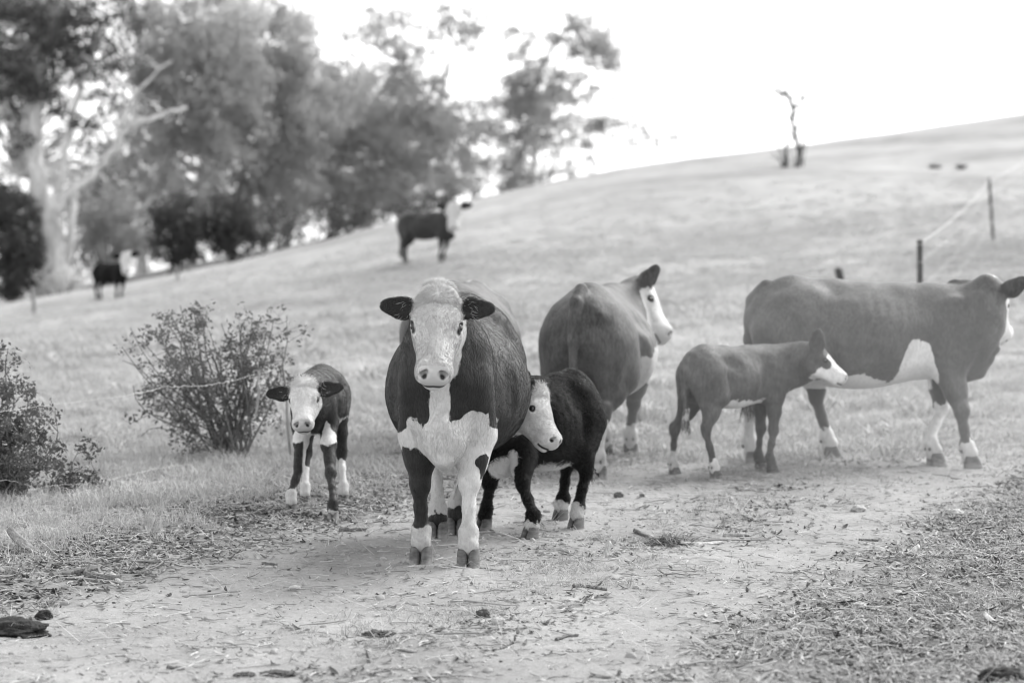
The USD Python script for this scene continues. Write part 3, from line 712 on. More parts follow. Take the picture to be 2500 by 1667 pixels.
    amp = A.get('rough', 0.010) * kz
    body_w = np.clip(F.near('head', v) / 0.06, 0, 1)
    rib = np.sin(v[:, 0] * 2 * np.pi / (0.085 * kz) + 2.0 * v[:, 2] / kz) * sstep(0.19 * Lb, 0.12 * Lb, v[:, 0]) * sstep(-0.24 * Lb, -0.15 * Lb, v[:, 0]) * sstep(B + 0.1 * dep, B + 0.35 * dep, v[:, 2]) * sstep(T - 0.08 * dep, T - 0.25 * dep, v[:, 2])
    v = v + nrm * (rib * A.get('ribs', 0.0016) * kz)[:, None]
    v = v + nrm * (((meshkit.fbm(v * 7 / kz + 3.7, 3, A['seed']) - 0.5) * 2 * amp) * body_w)[:, None]
    q = (v - poll) @ HR / hs / [fl, 1, 1]                              # head coordinates of every vertex
    dist = {k: F.near(k, v) for k in ('torso', 'neck', 'head', 'ear', 'tail', 'legFL', 'legFR', 'legHL', 'legHR')}
    info = dict(v=v, q=q, d=dist, J=joints, T=T, B=B, zc=zc, dep=dep, wid=wid, Lb=Lb, hs=hs, kz=kz, nrm=nrm, hoofs=hoofs, H=H, seed=A['seed'])
    white = A['coat'](info)
    skin = np.maximum.reduce([
        0.020 - np.linalg.norm((q - [0.512, 0.046, -0.071]) / [1.2, 0.9, 1.15], axis=1), 0.020 - np.linalg.norm((q - [0.512, -0.046, -0.071]) / [1.2, 0.9, 1.15], axis=1),
        A.get('eye_dark', 0.0255) - np.linalg.norm((q - [0.198, 0.110, -0.066]) / [1.4, 1.5, 0.95], axis=1), A.get('eye_dark', 0.0255) - np.linalg.norm((q - [0.198, -0.110, -0.066]) / [1.4, 1.5, 0.95], axis=1),
        np.where(q[:, 0] > 0.462, 0.011 - np.abs(q[:, 2] + 0.147 + 0.31 * np.abs(q[:, 1])), -1)])
    muzzle = np.minimum(0.075 - np.abs(q[:, 1]) , q[:, 0] - 0.478 + 0.25 * np.clip(-0.06 - q[:, 2], 0, 1)) + np.where(dist['head'] < 0.02, 0, -1)
    info.update(white=white, skin=skin * 20, muzzle=np.clip(muzzle * 20, -1, 1))
    # write the prims
    path = thing(A['name'], A['label'], A['cat'], o, th, A.get('group'))
    bp = part(path, 'body', (v, f), A['look'], smooth=True)
    primvar(bp, 'white', white); primvar(bp, 'skin', skin * 20); primvar(bp, 'muzzle', np.clip(muzzle * 20, -1, 1))
    for key, Hf in hoofs.items():
        K, Fe, co = joints[key]
        cv, cf = claws(t * A.get('hoof', 1.0), 1.0)
        a = A.get('hoof_turn', {}).get(key, 0.0)
        ca, sa = math.cos(a), math.sin(a)
        cv = cv @ np.array([[ca, sa, 0], [-sa, ca, 0], [0, 0, 1]])
        tilt = A.get('hoof_tilt', {}).get(key, 0.0)
        if tilt:
            cv = cv @ np.array([[math.cos(tilt), 0, -math.sin(tilt)], [0, 1, 0], [math.sin(tilt), 0, math.cos(tilt)]])
            cv[:, 2] -= cv[:, 2].min()
        part(path, 'hoof', (cv + [Hf[0], Hf[1], Hf[2] - 0.010], cf), A.get('hoof_look', 'hoof_look'), smooth=50)
    for sg in (1, -1):
        b = trimesh.creation.icosphere(3, 0.0215 * hs)
        b.apply_scale([1.12, 1, 1]); bv = np.array(b.vertices)
        bv = (H(0.191, sg * 0.104, -0.070)) + bv @ HR.T
        part(path, 'eye', (bv, np.array(b.faces)), 'eye_look', smooth=True)
    if 'tail' in A and A.get('switch'):
        rng = np.random.default_rng(A['seed'])
        end = np.asarray(A['tail'][-1], float)
        ms = []
        for _ in range(70):
            off = rng.normal(0, 0.012, 3) * kz; ln = A['switch'] * rng.uniform(0.6, 1.1); sp = rng.normal(0, 0.035, 2) * kz
            p = [end + off + [0, 0, 0.03]] + [end + off + np.array([sp[0] * w ** 1.3, sp[1] * w ** 1.3, -ln * w]) for w in (0.3, 0.65, 1.0)]
            ms.append(tube(p, [0.006, 0.006, 0.005, 0.001], 4, caps=False))
        part(path, 'tail_switch', join(ms), A.get('switch_look', A['look']), smooth=True)
    if A.get('fur'):
        fur(path, info, v, f, A)
    return path, info, f

def fur(path, I, v, f, A):
    """Short hair over the body that lies along the coat's flow; longer on the poll, in the ears and along the underline."""
    rng = np.random.default_rng(A['seed'] + 100)
    n = A['fur']
    tri = v[f]
    nrm = np.cross(tri[:, 1] - tri[:, 0], tri[:, 2] - tri[:, 0])
    area = np.linalg.norm(nrm, axis=1); fn = nrm / np.maximum(area, 1e-12)[:, None]
    c, s = math.cos(A['heading']), math.sin(A['heading'])
    o = np.array([A['at'][0], A['at'][1], 0.0])
    eye = np.array([[c, s, 0], [-s, c, 0], [0, 0, 1]]) @ (np.array([0, 0, EYE]) - o)
    cen = tri.mean(1)
    faced = ((eye - cen) * fn).sum(1) / np.linalg.norm(eye - cen, axis=1)
    hd = np.minimum(I['d']['head'], I['d']['ear'])[f[:, 0]]
    wgt = area * np.where(faced > -0.35, 1.0, 0.12) * np.where(hd < 0.02, 2.2, 1.0)
    pick = rng.choice(len(f), n, p=wgt / wgt.sum())
    r = rng.random((n, 2)); fl = r.sum(1) > 1; r[fl] = 1 - r[fl]
    b = np.stack([1 - r.sum(1), r[:, 0], r[:, 1]], 1)
    root = (tri[pick] * b[:, :, None]).sum(1)
    mix = lambda a: (a[f[pick]] * b).sum(1)
    vn = trimesh.Trimesh(v, f, process=False).vertex_normals
    nn = (vn[f[pick]] * b[:, :, None]).sum(1); nn /= np.linalg.norm(nn, axis=1, keepdims=True)
    q, hs, kz = (I['q'][f[pick]] * b[:, :, None]).sum(1), I['hs'], I['kz']
    skin, muz = mix(I['skin']), mix(I['muzzle'])
    dh, de = mix(I['d']['head']), mix(I['d']['ear'])
    flow = np.tile(np.array([-0.55, 0, -0.75]), (n, 1))
    leg = np.minimum.reduce([mix(I['d'][k]) for k in ('legFL', 'legFR', 'legHL', 'legHR')]) < 0.02
    flow[leg] = [-0.15, 0, -1.0]
    hx, hy = (I['H'](1, 0, 0) - I['H'](0, 0, 0)) / hs, (I['H'](0, 1, 0) - I['H'](0, 0, 0)) / hs
    hz = np.cross(hx, hy)
    head = dh < 0.02
    # two whorls on the forehead: hair runs outwards from them, then down the face
    e1 = q[:, :2] - [0.055, 0.0]; e2 = q[:, :2] - [0.16, 0.004]
    out = np.where((np.linalg.norm(e1, axis=1) < np.linalg.norm(e2, axis=1))[:, None], e1, e2)
    out = out / (np.linalg.norm(out, axis=1, keepdims=True) + 0.01) + np.stack([np.clip(q[:, 0] - 0.2, 0, 0.2) * 5, 0 * q[:, 0]], 1) * [1, 0]
    hf = out[:, :1] * hx + out[:, 1:] * hy
    flow[head] = hf[head]
    ear = de < 0.006
    ed = np.where((q[:, 1] > 0)[:, None], hy, -hy) * 0.6 + hx * 0.5
    flow[ear] = ed[ear]
    jit = (meshkit.noise(root * 22 / kz, 5)[:, None] - 0.5) * np.cross(nn, flow) * 1.6
    flow = flow + jit + rng.normal(0, 0.22, (n, 3))
    flow -= nn * (flow * nn).sum(1, keepdims=True)
    flow /= np.linalg.norm(flow, axis=1, keepdims=True) + 1e-9
    top = np.clip(1 - np.abs(q[:, 0] - 0.0) / 0.12, 0, 1) * head * (q[:, 2] > -0.12)
    under = (I['B'] + 0.16 * kz - root[:, 2] > 0) & ~leg
    ln = 0.013 * kz * A.get('fur_len', 1.0) * np.ones(n)
    ln = np.where(under, ln * 1.7, ln); ln = np.where(leg, ln * 0.8, ln)
    ln = np.where(head, (0.009 + 0.030 * top) * hs, ln)
    inside = ear & (rng.random(n) < 0.06) & (np.abs(q[:, 1]) < 0.18)
    ln = np.where(ear, 0.012 * hs, ln); ln = np.where(inside & (np.abs(q[:, 1]) < 0.19), 0.036 * hs, ln)
    ln *= rng.uniform(0.6, 1.25, n)
    lift = np.where(head, 0.30 + 0.35 * top, 0.22)[:, None] * rng.uniform(0.5, 1.5, (n, 1)) * A.get('fur_lift', 1.0)
    curl = np.cross(nn, flow) * rng.normal(0, 0.3, (n, 1)) * A.get('fur_curl', 1.0)
    P_ = [root - nn * 0.002]
    for w in (0.35, 0.7, 1.0):
        P_.append(root + ln[:, None] * (flow * w + nn * lift * (w - 0.45 * w * w) * 1.4 + curl * w * w))
    keep = (skin < -0.1) & (muz < 0.0)
    P_ = np.stack(P_, 1)[keep]
    wt = mix(I['white'])
    wt = np.where(inside, np.where(rng.random(n) < 0.8, 0.1, wt), wt)[keep]
    wt = (wt + rng.normal(0, 0.004, len(wt)) > 0).astype(np.float32)
    m = len(P_)
    pth = path + '/' + numbered(path, 'hair')
    cv = UsdGeom.BasisCurves.Define(stage, pth)
    cv.CreateTypeAttr('linear')
    cv.CreatePointsAttr(Vt.Vec3fArray.FromNumpy(P_.reshape(-1, 3).astype(np.float32)))
    cv.CreateCurveVertexCountsAttr(Vt.IntArray.FromNumpy(np.full(m, 4, np.int32)))
    cv.CreateWidthsAttr(Vt.FloatArray.FromNumpy(np.tile(np.array([0.0016, 0.0015, 0.0012, 0.0004], np.float32) * A.get('fur_width', 1.0), m)))
    cv.SetWidthsInterpolation('vertex')
    api = UsdGeom.PrimvarsAPI(cv)
    tone = np.clip(rng.normal(0.5, 0.14, m) - 0.36 * head[keep] * (1 - top[keep] * 0.5) - 0.5 * np.clip(1 - P_[:, 0, 2] / (0.34 * kz), 0, 1) + 1.0 * (meshkit.fbm(P_[:, 0] * [9, 9, 4] / kz, 3, 77) - 0.5), 0, 1).astype(np.float32)
    api.CreatePrimvar('white', Sdf.ValueTypeNames.FloatArray, 'vertex').Set(Vt.FloatArray.FromNumpy(np.repeat(wt, 4)))
    api.CreatePrimvar('tone', Sdf.ValueTypeNames.FloatArray, 'vertex').Set(Vt.FloatArray.FromNumpy(np.repeat(tone, 4)))
    UsdShade.MaterialBindingAPI.Apply(cv.GetPrim()).Bind(UsdShade.Material.Get(stage, L + A['fur_look']))
    tag(cv, kind='stuff')

def hair_look(name, dark, dark2, pale, pale2, spec=0.25):
    usdkit.material(stage, L + name, {
        'w': ('attribute', {'attribute': 'white'}), 't': ('attribute', {'attribute': 'tone'}),
        'd': ('mix', {'color1': g(dark), 'color2': g(dark2)}), 'p': ('mix', {'color1': g(pale), 'color2': g(pale2)}), 'm': ('mix', {}),
        'b': ('principled_bsdf', {'roughness': 0.5, 'specular_ior_level': spec})},
        [('t.fac', 'd.fac'), ('t.fac', 'p.fac'), ('w.fac', 'm.fac'), ('d.color', 'm.color1'), ('p.color', 'm.color2'), ('m.color', 'b.base_color')], surface='b.BSDF')

def coat_look(name, dark, dark2, pale=0.60, sheen=0.25, rough=0.55, streak=1.0, flow=(9.0, 9.0, 2.2), spec=0.2, edge=0.06):
    """Short cattle hair: dark ground colour with streaks along the flow, white where the mesh says so, bare skin at muzzle, eyes and nostrils."""
    usdkit.material(stage, L + name, {
        'tc': ('texture_coordinate', {}),
        'w': ('attribute', {'attribute': 'white'}), 'k': ('attribute', {'attribute': 'skin'}), 'mz': ('attribute', {'attribute': 'muzzle'}),
        'mpn': ('mapping', {'scale': (34.0, 34.0, 14.0)}),
        'edge': ('noise_texture', {'scale': 1.0, 'detail': 5.0, 'roughness': 0.65}),
        'eadd': ('math', {'math_type': 'multiply_add', 'value2': edge, 'value3': -edge / 2}),
        'esum': ('math', {'math_type': 'add'}),
        'eramp': ('map_range', {'range_type': 'smoothstep', 'from_min': -0.004, 'from_max': 0.005, 'clamp': True}),
        'mps': ('mapping', {'scale': flow}),
        'st': ('noise_texture', {'scale': 12.0, 'detail': 5.0, 'roughness': 0.65, 'distortion': 0.6}),
        'big': ('noise_texture', {'scale': 3.2, 'detail': 5.0, 'roughness': 0.6, 'distortion': 0.5}),
        'dr': ('rgb_ramp', {'ramp': [(0.30, g(dark)), (0.70, g(dark2))]}),
        'db': ('rgb_ramp', {'ramp': [(0.28, g(0.55)), (0.5, g(0.95)), (0.72, g(1.55))]}),
        'dm': ('mix', {'mix_type': 'multiply', 'fac': 1.0}),
        'pr': ('rgb_ramp', {'ramp': [(0.25, g(pale * 0.60)), (0.45, g(pale * 0.92)), (0.72, g(pale * 1.08))]}),
        'cm': ('mix', {}), 'oz': ('separate_xyz', {}), 'dz': ('math', {'math_type': 'multiply_add', 'value2': -2.6}), 'dzr': ('map_range', {'from_min': -0.25, 'from_max': 0.62, 'to_max': 0.75, 'clamp': True}), 'dirt': ('mix', {'color2': g(0.24)}),
        'mzr': ('map_range', {'from_min': 0.0, 'from_max': 0.3, 'clamp': True}),
        'mzc': ('mix', {'color2': g(0.40)}),
        'skr': ('map_range', {'from_min': -0.05, 'from_max': 0.12, 'clamp': True}),
        'skc': ('mix', {'color2': g(0.022)}),
        'bm': ('bump', {'strength': 0.40 * streak, 'distance': 0.012}),
        'p': ('principled_bsdf', {'roughness': rough, 'specular_ior_level': spec, 'sheen_weight': sheen, 'sheen_roughness': 0.35})},
        [('tc.object', 'mpn.vector'), ('mpn.vector', 'edge.vector'), ('edge.fac', 'eadd.value1'), ('w.fac', 'esum.value1'), ('eadd.value', 'esum.value2'), ('esum.value', 'eramp.value'),
         ('tc.object', 'mps.vector'), ('mps.vector', 'st.vector'), ('tc.object', 'big.vector'), ('st.fac', 'dr.fac'), ('big.fac', 'db.fac'), ('dr.color', 'dm.color1'), ('db.color', 'dm.color2'),
         ('st.fac', 'pr.fac'), ('eramp.result', 'cm.fac'), ('dm.color', 'cm.color1'), ('tc.object', 'oz.vector'), ('oz.z', 'dz.value1'), ('big.fac', 'dz.value3'), ('dz.value', 'dzr.value'), ('dzr.result', 'dirt.fac'), ('pr.color', 'dirt.color1'), ('dirt.color', 'cm.color2'),
         ('mz.fac', 'mzr.value'), ('mzr.result', 'mzc.fac'), ('cm.color', 'mzc.color1'), ('mzc.color', 'skc.color1'), ('k.fac', 'skr.value'), ('skr.result', 'skc.fac'),
         ('skc.color', 'p.base_color'), ('st.fac', 'bm.height'), ('bm.normal', 'p.normal')], surface='p.BSDF')
usdkit.material(stage, L + 'eye_look', {'p': ('principled_bsdf', {'base_color': g(0.008), 'roughness': 0.08, 'specular_ior_level': 0.6})}, surface='p.BSDF')
def hoof_look(name, a, b):
    usdkit.material(stage, L + name, {
        'tc': ('texture_coordinate', {}), 'mp': ('mapping', {'scale': (20.0, 20.0, 60.0)}), 'n': ('noise_texture', {'scale': 1.0, 'detail': 5.0, 'roughness': 0.65}),
        'r': ('rgb_ramp', {'ramp': [(0.3, g(a)), (0.65, g(b))]}), 'bm': ('bump', {'strength': 0.5, 'distance': 0.006}), 'p': ('principled_bsdf', {'roughness': 0.8, 'specular_ior_level': 0.2}),
        'sz': ('separate_xyz', {}), 'du': ('math', {'math_type': 'multiply_add', 'value2': -20.0}), 'dr': ('map_range', {'from_min': 0.0, 'from_max': 0.55, 'to_max': 0.8, 'clamp': True}), 'dm': ('mix', {'color2': g(0.22)})},
        [('tc.object', 'sz.vector'), ('sz.z', 'du.value1'), ('n.fac', 'du.value3'), ('du.value', 'dr.value'), ('dr.result', 'dm.fac'), ('r.color', 'dm.color1'), ('tc.object', 'mp.vector'), ('mp.vector', 'n.vector'), ('n.fac', 'r.fac'), ('dm.color', 'p.base_color'), ('n.fac', 'bm.height'), ('bm.normal', 'p.normal')], surface='p.BSDF')
hoof_look('hoof_look', 0.055, 0.13)
hoof_look('pale_hoof_look', 0.12, 0.30)
# ------------------------------------------------------------------ the herd
coat_look('red_coat_look', 0.006, 0.028, pale=0.50, sheen=0.06, edge=0.012)
coat_look('black_coat_look', 0.004, 0.012, pale=0.60, sheen=0.02, spec=0.06)
coat_look('dusty_red_coat_look', 0.048, 0.105, pale=0.56, sheen=0.06, rough=0.6, flow=(6.0, 6.0, 1.8))
coat_look('brown_coat_look', 0.026, 0.075, pale=0.44, sheen=0.06, rough=0.6, flow=(5.0, 5.0, 1.6))
coat_look('white_switch_look', 0.42, 0.62, pale=0.6)
coat_look('curly_black_coat_look', 0.003, 0.010, pale=0.62, sheen=0.01, spec=0.05, rough=0.6, streak=1.8, flow=(5.0, 5.0, 5.0), edge=0.012)
coat_look('calf_red_coat_look', 0.010, 0.035, pale=0.64, sheen=0.10, edge=0.012)
coat_look('far_brown_coat_look', 0.012, 0.030, pale=0.42, sheen=0.15)
coat_look('far_black_coat_look', 0.003, 0.008, pale=0.46, sheen=0.0, spec=0.05)

hair_look('red_hair_look', 0.004, 0.042, 0.25, 0.66, 0.30)
hair_look('black_hair_look', 0.002, 0.014, 0.42, 0.74, 0.25)
hair_look('calf_red_hair_look', 0.008, 0.050, 0.45, 0.76, 0.25)

def wob(I, amp, sc, off=0.0):
    return (meshkit.fbm(I['v'] * sc + 11.3 + off, 4, I['seed']) - 0.5) * 2 * amp + (meshkit.fbm(I['v'] * [38, 38, 20] / I['kz'] + off, 2, I['seed'] + 9) - 0.5) * 0.05 * I['kz']
def face(I, back=0.0, cheek=0.9, start=0.055, under=True):
    q, hs = I['q'], I['hs']
    f = (q[:, 0] - back - cheek * np.clip(np.abs(q[:, 1]) - start, 0, 1)) * hs
    return np.minimum(f, 0.05 * hs - I['d']['head'])
def leg_zone(I, key, reach=0.02):
    return reach - I['d']['leg' + key]
def dark_ears(I, w, pad=0.012):
    return np.minimum(w, I['d']['ear'] - pad)
def deeper(*a):
    return np.maximum.reduce(a)
def below(I, z):
    return z - I['v'][:, 2]
def blob(I, c, r):
    return in_ell(I['v'], c, r)

def hero_coat(I):
    v, q = I['v'], I['q']
    x, y, z = v.T
    w = wob(I, 0.085, 8)
    f = dark_ears(I, face(I, -0.07, 0.95, 0.05))
    thr = np.minimum(0.042 - np.abs(q[:, 1] - 0.015) * I['hs'] + 0.3 * w, np.minimum(q[:, 0] * I['hs'] - 0.10, 0.12 - I['d']['neck'] - 0.02))
    thr = np.minimum(thr, -q[:, 2] - 0.05)
    dew = np.minimum(0.036 - np.abs(y - 0.005) + 0.3 * w, np.minimum(x - 0.42 * I['Lb'], 1.15 - z))
    lneck = blob(I, I['H'](0.20, 0.07, -0.27), (0.14, 0.055, 0.17)) + 0.3 * w
    chest = np.minimum(0.765 + 0.025 * np.sign(y) * np.clip(np.abs(y) / 0.1, 0, 1) + 0.06 * np.exp(-((y + 0.06) / 0.022) ** 2) - 0.03 * np.exp(-((y + 0.03) / 0.02) ** 2) - z + 1.1 * w, x - 0.20 * I['Lb'])
    chest = np.minimum(chest, np.minimum(y + 0.20, 0.235 - y) + 0.6 * w)
    belly = np.minimum(np.minimum(I['B'] + 0.10 - z + w, 0.34 * I['Lb'] - x), 0.17 - np.abs(y))
    tors = deeper(thr, dew, chest, belly, lneck)
    fr = np.where(z > 0.3, z - 0.585 + w, 0.185 - z + 0.7 * w)
    fl = np.full(len(v), 0.1) - np.clip(blob(I, I['J']['FL'][0] + [-0.01, 0.060, 0.085], (0.09, 0.055, 0.10)) * 4 + 2.2 * wob(I, 0.06, 16), -0.2, 0.3)
    hind = np.where(y > 0, 0.46, 0.44) - z + w
    hpatch = np.minimum(blob(I, I['J']['HL'][0] + [0.05, -0.05, -0.02], (0.08, 0.05, 0.12)), 1)
    hpatch = deeper(hpatch, blob(I, I['J']['HR'][0] + [0.05, 0.05, 0.03], (0.08, 0.045, 0.12)), np.minimum(0.125 - z + w, 0.1))
    hind = np.minimum(hind, -hpatch * 2)
    for key, val in (('FR', fr), ('FL', fl), ('HR', hind), ('HL', hind)):
        near = np.clip(1.8 - I['d']['leg' + key] / 0.03, 0, 1) * sstep(0.05, -0.04, z - (0.66 if key[0] == 'F' else 0.60))
        tors = tors * (1 - near) + val * near
    return np.minimum(deeper(f, tors), I['d']['tail'] - 0.01)

def plain_coat(I, chest_z=None, belly_z=None, socks=None, face_args=(0.0, 0.9, 0.055), throat=True, dark_face=()):
    v, q = I['v'], I['q']
    x, y, z = v.T
    k = I['kz']
    w = wob(I, 0.035 * k, 9 / k)
    f = dark_ears(I, face(I, *face_args), 0.010)
    for c, r in dark_face:
        f = np.minimum(f, -in_ell(q, c, r) * I['hs'] * 2)
    parts_ = [f]
    if throat:
        parts_.append(np.minimum(np.minimum(0.06 - np.abs(q[:, 1]), -q[:, 2] - 0.10) * I['hs'], 0.10 * k - I['d']['neck']) + 0.3 * w)
    if chest_z is not None:
        parts_.append(np.minimum(chest_z - z + w, x - 0.28 * I['Lb']))
    if belly_z is not None:
        parts_.append(np.minimum(np.minimum(belly_z - z + w, 0.30 * I['Lb'] - x), x + 0.30 * I['Lb']))
    out = deeper(*parts_)
    out = np.minimum(out, I['d']['tail'] - 0.01 * k)
    for key, sock in (socks or {}).items():
        near = np.clip(1.8 - I['d']['leg' + key] / (0.03 * k), 0, 1) * sstep(0.03, -0.05, z - I['B'] - 0.03 * k)
        val = sock(I, w) if callable(sock) else (I['hoofs'][key][2] + sock) - z + w
        val = val + 0.35 * (x - I['hoofs'][key][0]) + 0.8 * w
        out = out * (1 - near) + val * near
    return out

P = put
# --- the cow in front
bovine(dict(name='cow', label='large white-faced cow walking straight at the viewer in the middle of the track', cat='cow',
    at=(-0.305, 12.95), z=0.0, heading=math.radians(-93), hw=1.37, dep=0.80, wid=0.368, shoulder=0.73, Lb=1.62, t=1.0, res=0.0095, seed=3, look='red_coat_look', coat=hero_coat, switch_look='white_switch_look',
    hoofs=dict(FR=P(1027, 1377), FL=P(1143, 1384), HR=P(1068, 1312), HL=P(1114, 1302)), knee=dict(FR=(0.03, 0.0), FL=(0.02, -0.012)),
    poll=at(1070, 706, 11.88), muzzle=at(1058, 896, 11.53), head_left=(1, 0.02, -0.02), bend=(0.62, -0.01, 1.26), dewlap=0.024, bulge=(0.02, 0.0), sag=0.03,
    ear_dir=dict(L=(-0.10, 0.95, 0.02), R=(-0.08, 0.95, 0.0)), ear_size=0.86, eye_dark=0.031, tail=[(-0.85, 0, 1.28), (-0.93, 0, 1.10), (-0.94, 0.0, 0.7), (-0.93, 0, 0.45)], switch=0.3, rough=0.008, fur=170000, fur_look='red_hair_look', fur_len=0.8, fur_width=0.6, fur_lift=0.75))
# --- the white-faced calf on the left
def left_calf(I):
    s = dict(FR=lambda I, w: 0.155 - I['v'][:, 2] + w * 0.6, FL=lambda I, w: 0.03 - I['v'][:, 2] + w * 0.4, HR=0.26, HL=0.30)
    out = plain_coat(I, None, I['B'] + 0.05, s, (-0.01, 1.1, 0.075), throat=False)
    v = I['v']; w = wob(I, 0.03, 12)
    return deeper(out, np.minimum(np.minimum(0.52 + 0.02 * np.abs(v[:, 1]) / 0.1 - 0.20 * np.exp(-((v[:, 1] - 0.02) / 0.032) ** 2) - 2.0 * np.clip(np.abs(v[:, 1]) - 0.085, 0, 1) - v[:, 2] + w, v[:, 2] - 0.405 + 0.8 * w), v[:, 0] - 0.24 * I['Lb']),
                  np.minimum(np.minimum(0.05 - np.abs(v[:, 1] + 0.01), 0.46 - v[:, 2]), v[:, 0] - 0.2 * I['Lb']))
bovine(dict(name='calf', label='small red calf with white head standing on the grass verge facing the viewer', cat='calf', calf=True,
    at=(-1.20, 14.95), heading=math.radians(-90), hw=0.845, dep=0.365, wid=0.16, Lb=0.86, t=0.59, res=0.0075, seed=11, look='calf_red_coat_look', coat=left_calf,
    hoofs=dict(FR=P(711, 1250), FL=P(813, 1272), HR=P(745, 1230), HL=P(838, 1226)), knee=dict(FR=(0.02, 0.02), FL=(0.03, 0.0)),
    poll=at(742, 928, 14.18), muzzle=at(735, 1024, 13.94), head_left=(1, -0.06, 0.03), bend=(0.50, 0.03, 0.80), ear_size=1.1,
    ear_dir=dict(L=(-0.05, 0.95, 0.08), R=(-0.06, 0.95, -0.10)), tail=[(-0.46, 0.03, 0.76), (-0.51, 0.06, 0.66), (-0.50, 0.10, 0.45), (-0.49, 0.11, 0.35)], switch=0.1, rough=0.012, neck=0.8, fur=70000, fur_look='calf_red_hair_look', fur_len=1.1, fur_width=0.65, fur_lift=0.8))
# --- the black calf beside the front cow
def black_calf(I):
    v, q = I['v'], I['q']; w = wob(I, 0.02, 13)
    s = dict(FR=lambda I, w: 0.035 - I['v'][:, 2] + w * 0.3, FL=lambda I, w: 0.13 - I['v'][:, 2] + 0.5 * w, HR=0.12, HL=lambda I, w: 0.15 - I['v'][:, 2] + w)
    out = plain_coat(I, None, I['B'] + 0.022, s, (0.0, 0.9, 0.05), throat=True, dark_face=[((0.08, 0.10, -0.21), (0.075, 0.08, 0.07))])
    x, y, z = v.T
    chest = np.minimum(np.minimum(np.minimum(0.565 - z + w, z - 0.30), x - 0.28 * I['Lb']), 0.105 + w - np.abs(y - 0.01))
    chest = np.minimum(chest, np.abs(y + 0.01) * 1.0 - 0.055 + (0.47 - z) * 1.4 + w)
    return deeper(out, np.minimum(chest, 0.2))
bovine(dict(name='calf', label='curly black calf with white face tucked behind the front cow', cat='calf', calf=True,
    at=(0.15, 13.88), heading=math.radians(-126), hw=0.925, dep=0.53, wid=0.185, Lb=0.86, t=0.72, res=0.008, seed=5, look='curly_black_coat_look', coat=black_calf,
    hoofs=dict(FR=P(1181, 1292), FL=P(1294, 1314), HL=P(1406, 1290), HR=P(1368, 1268)), knee=dict(FL=(0.03, -0.01), FR=(0.03, 0.0)),
    poll=at(1313, 953, 13.26), muzzle=at(1374, 1060, 13.08), head_left=(0.25, 1, 0.0), bend=(0.46, 0.02, 0.84), ear_size=0.9, hs=0.80, face_len=0.80,
    ear_dir=dict(L=(-0.35, 0.9, 0.1), R=(-0.75, 0.45, 0.75)), tail=[(-0.47, 0.0, 0.82), (-0.52, 0.0, 0.72), (-0.51, 0.0, 0.5), (-0.50, 0, 0.36)], switch=0.12, switch_look='black_coat_look', rough=0.014, neck=0.85, fur=80000, fur_width=0.7, fur_look='black_hair_look', fur_len=2.2, fur_lift=1.6, fur_curl=2.0))
# --- the cow turned away
def away_coat(I):
    s = dict(FL=0.30, FR=lambda I, w: 0.26 - I['v'][:, 2] + I['hoofs']['FR'][2] + w, HL=0.42, HR=lambda I, w: 0.40 - I['v'][:, 2] + w)
    out = plain_coat(I, 0.68, I['B'] + 0.06, s, (0.05, 0.5, 0.05), throat=False)
    fl = blob(I, (-0.12, -0.34, 0.70), (0.30, 0.20, 0.20)) + wob(I, 0.04, 8)
    return deeper(out, np.minimum(fl, 0.3))
bovine(dict(name='cow', label='dusty red cow seen from behind with its tail hanging down and head turned right', cat='cow',
    at=(0.66, 17.72), heading=math.radians(79), hw=1.355, dep=0.82, wid=0.365, leg_r=1.08, hooks=0.12, Lb=1.62, t=0.98, res=0.012, seed=8, look='brown_coat_look', coat=away_coat,
    hoofs=dict(HR=P(1462, 1168), HL=P(1392, 1158), FR=P(1541, 1109), FL=P(1478, 1113)),
    poll=at(1575, 694, 18.55), muzzle=at(1646, 800, 18.36), head_left=(-0.30, 1, 0.0), bend=(0.80, -0.12, 1.20), neck=0.74, ear_size=0.95, hs=1.10, face_len=0.86,
    ear_dir=dict(R=(-0.25, 0.5, 0.75), L=(-0.60, 0.85, 0.30)), ear_open=dict(R=(0.2, 0.75, -0.1)), bulge=(0.05, 0.06), sag=0.01,
    tail=[(-0.83, 0.02, 1.30), (-0.94, 0.04, 1.21), (-0.975, 0.05, 0.95), (-0.96, 0.05, 0.7), (-0.94, 0.05, 0.5)], switch=0.28, rough=0.008))
# --- the cow seen from the side
def side_coat(I):
    v = I['v']; x, y, z = v.T
    s = dict(FL=lambda I, w: 0.43 - z + I['hoofs']['FL'][2] + w, FR=lambda I, w: 0.20 - z + I['hoofs']['FR'][2] + w, HR=0.40,
             HL=lambda I, w: deeper(0.24 - z + I['hoofs']['HL'][2], z - 0.56) + w)
    w = wob(I, 0.035, 8)
    out = plain_coat(I, 0.50, None, s, (0.06, 0.9, 0.06), throat=False, dark_face=[((0.13, -0.06, -0.25), (0.26, 0.16, 0.15))])
    out = deeper(out, np.minimum(in_ell(I['q'], (-0.02, 0.0, 0.0), (0.05, 0.07, 0.05)) + 0.3 * w, 0.2))
    bel = 0.60 + 0.10 * sstep(-0.45 * I['Lb'], -0.30 * I['Lb'], -x) * 0 + 0.30 * np.exp(-((x - 0.17 * I['Lb']) / (0.085 * I['Lb'])) ** 4) + 0.06 * np.exp(-((x + 0.15) / 0.12) ** 2) - z + 0.7 * w
    bel = np.where(z < I['B'] - 0.05, -0.2, np.minimum(bel, 0.27 * I['Lb'] - x))
    bel = np.minimum(bel, 0.03 + 0.02 - 0 * z + I['d']['legFR'])
    return deeper(out, np.minimum(bel, 0.2))
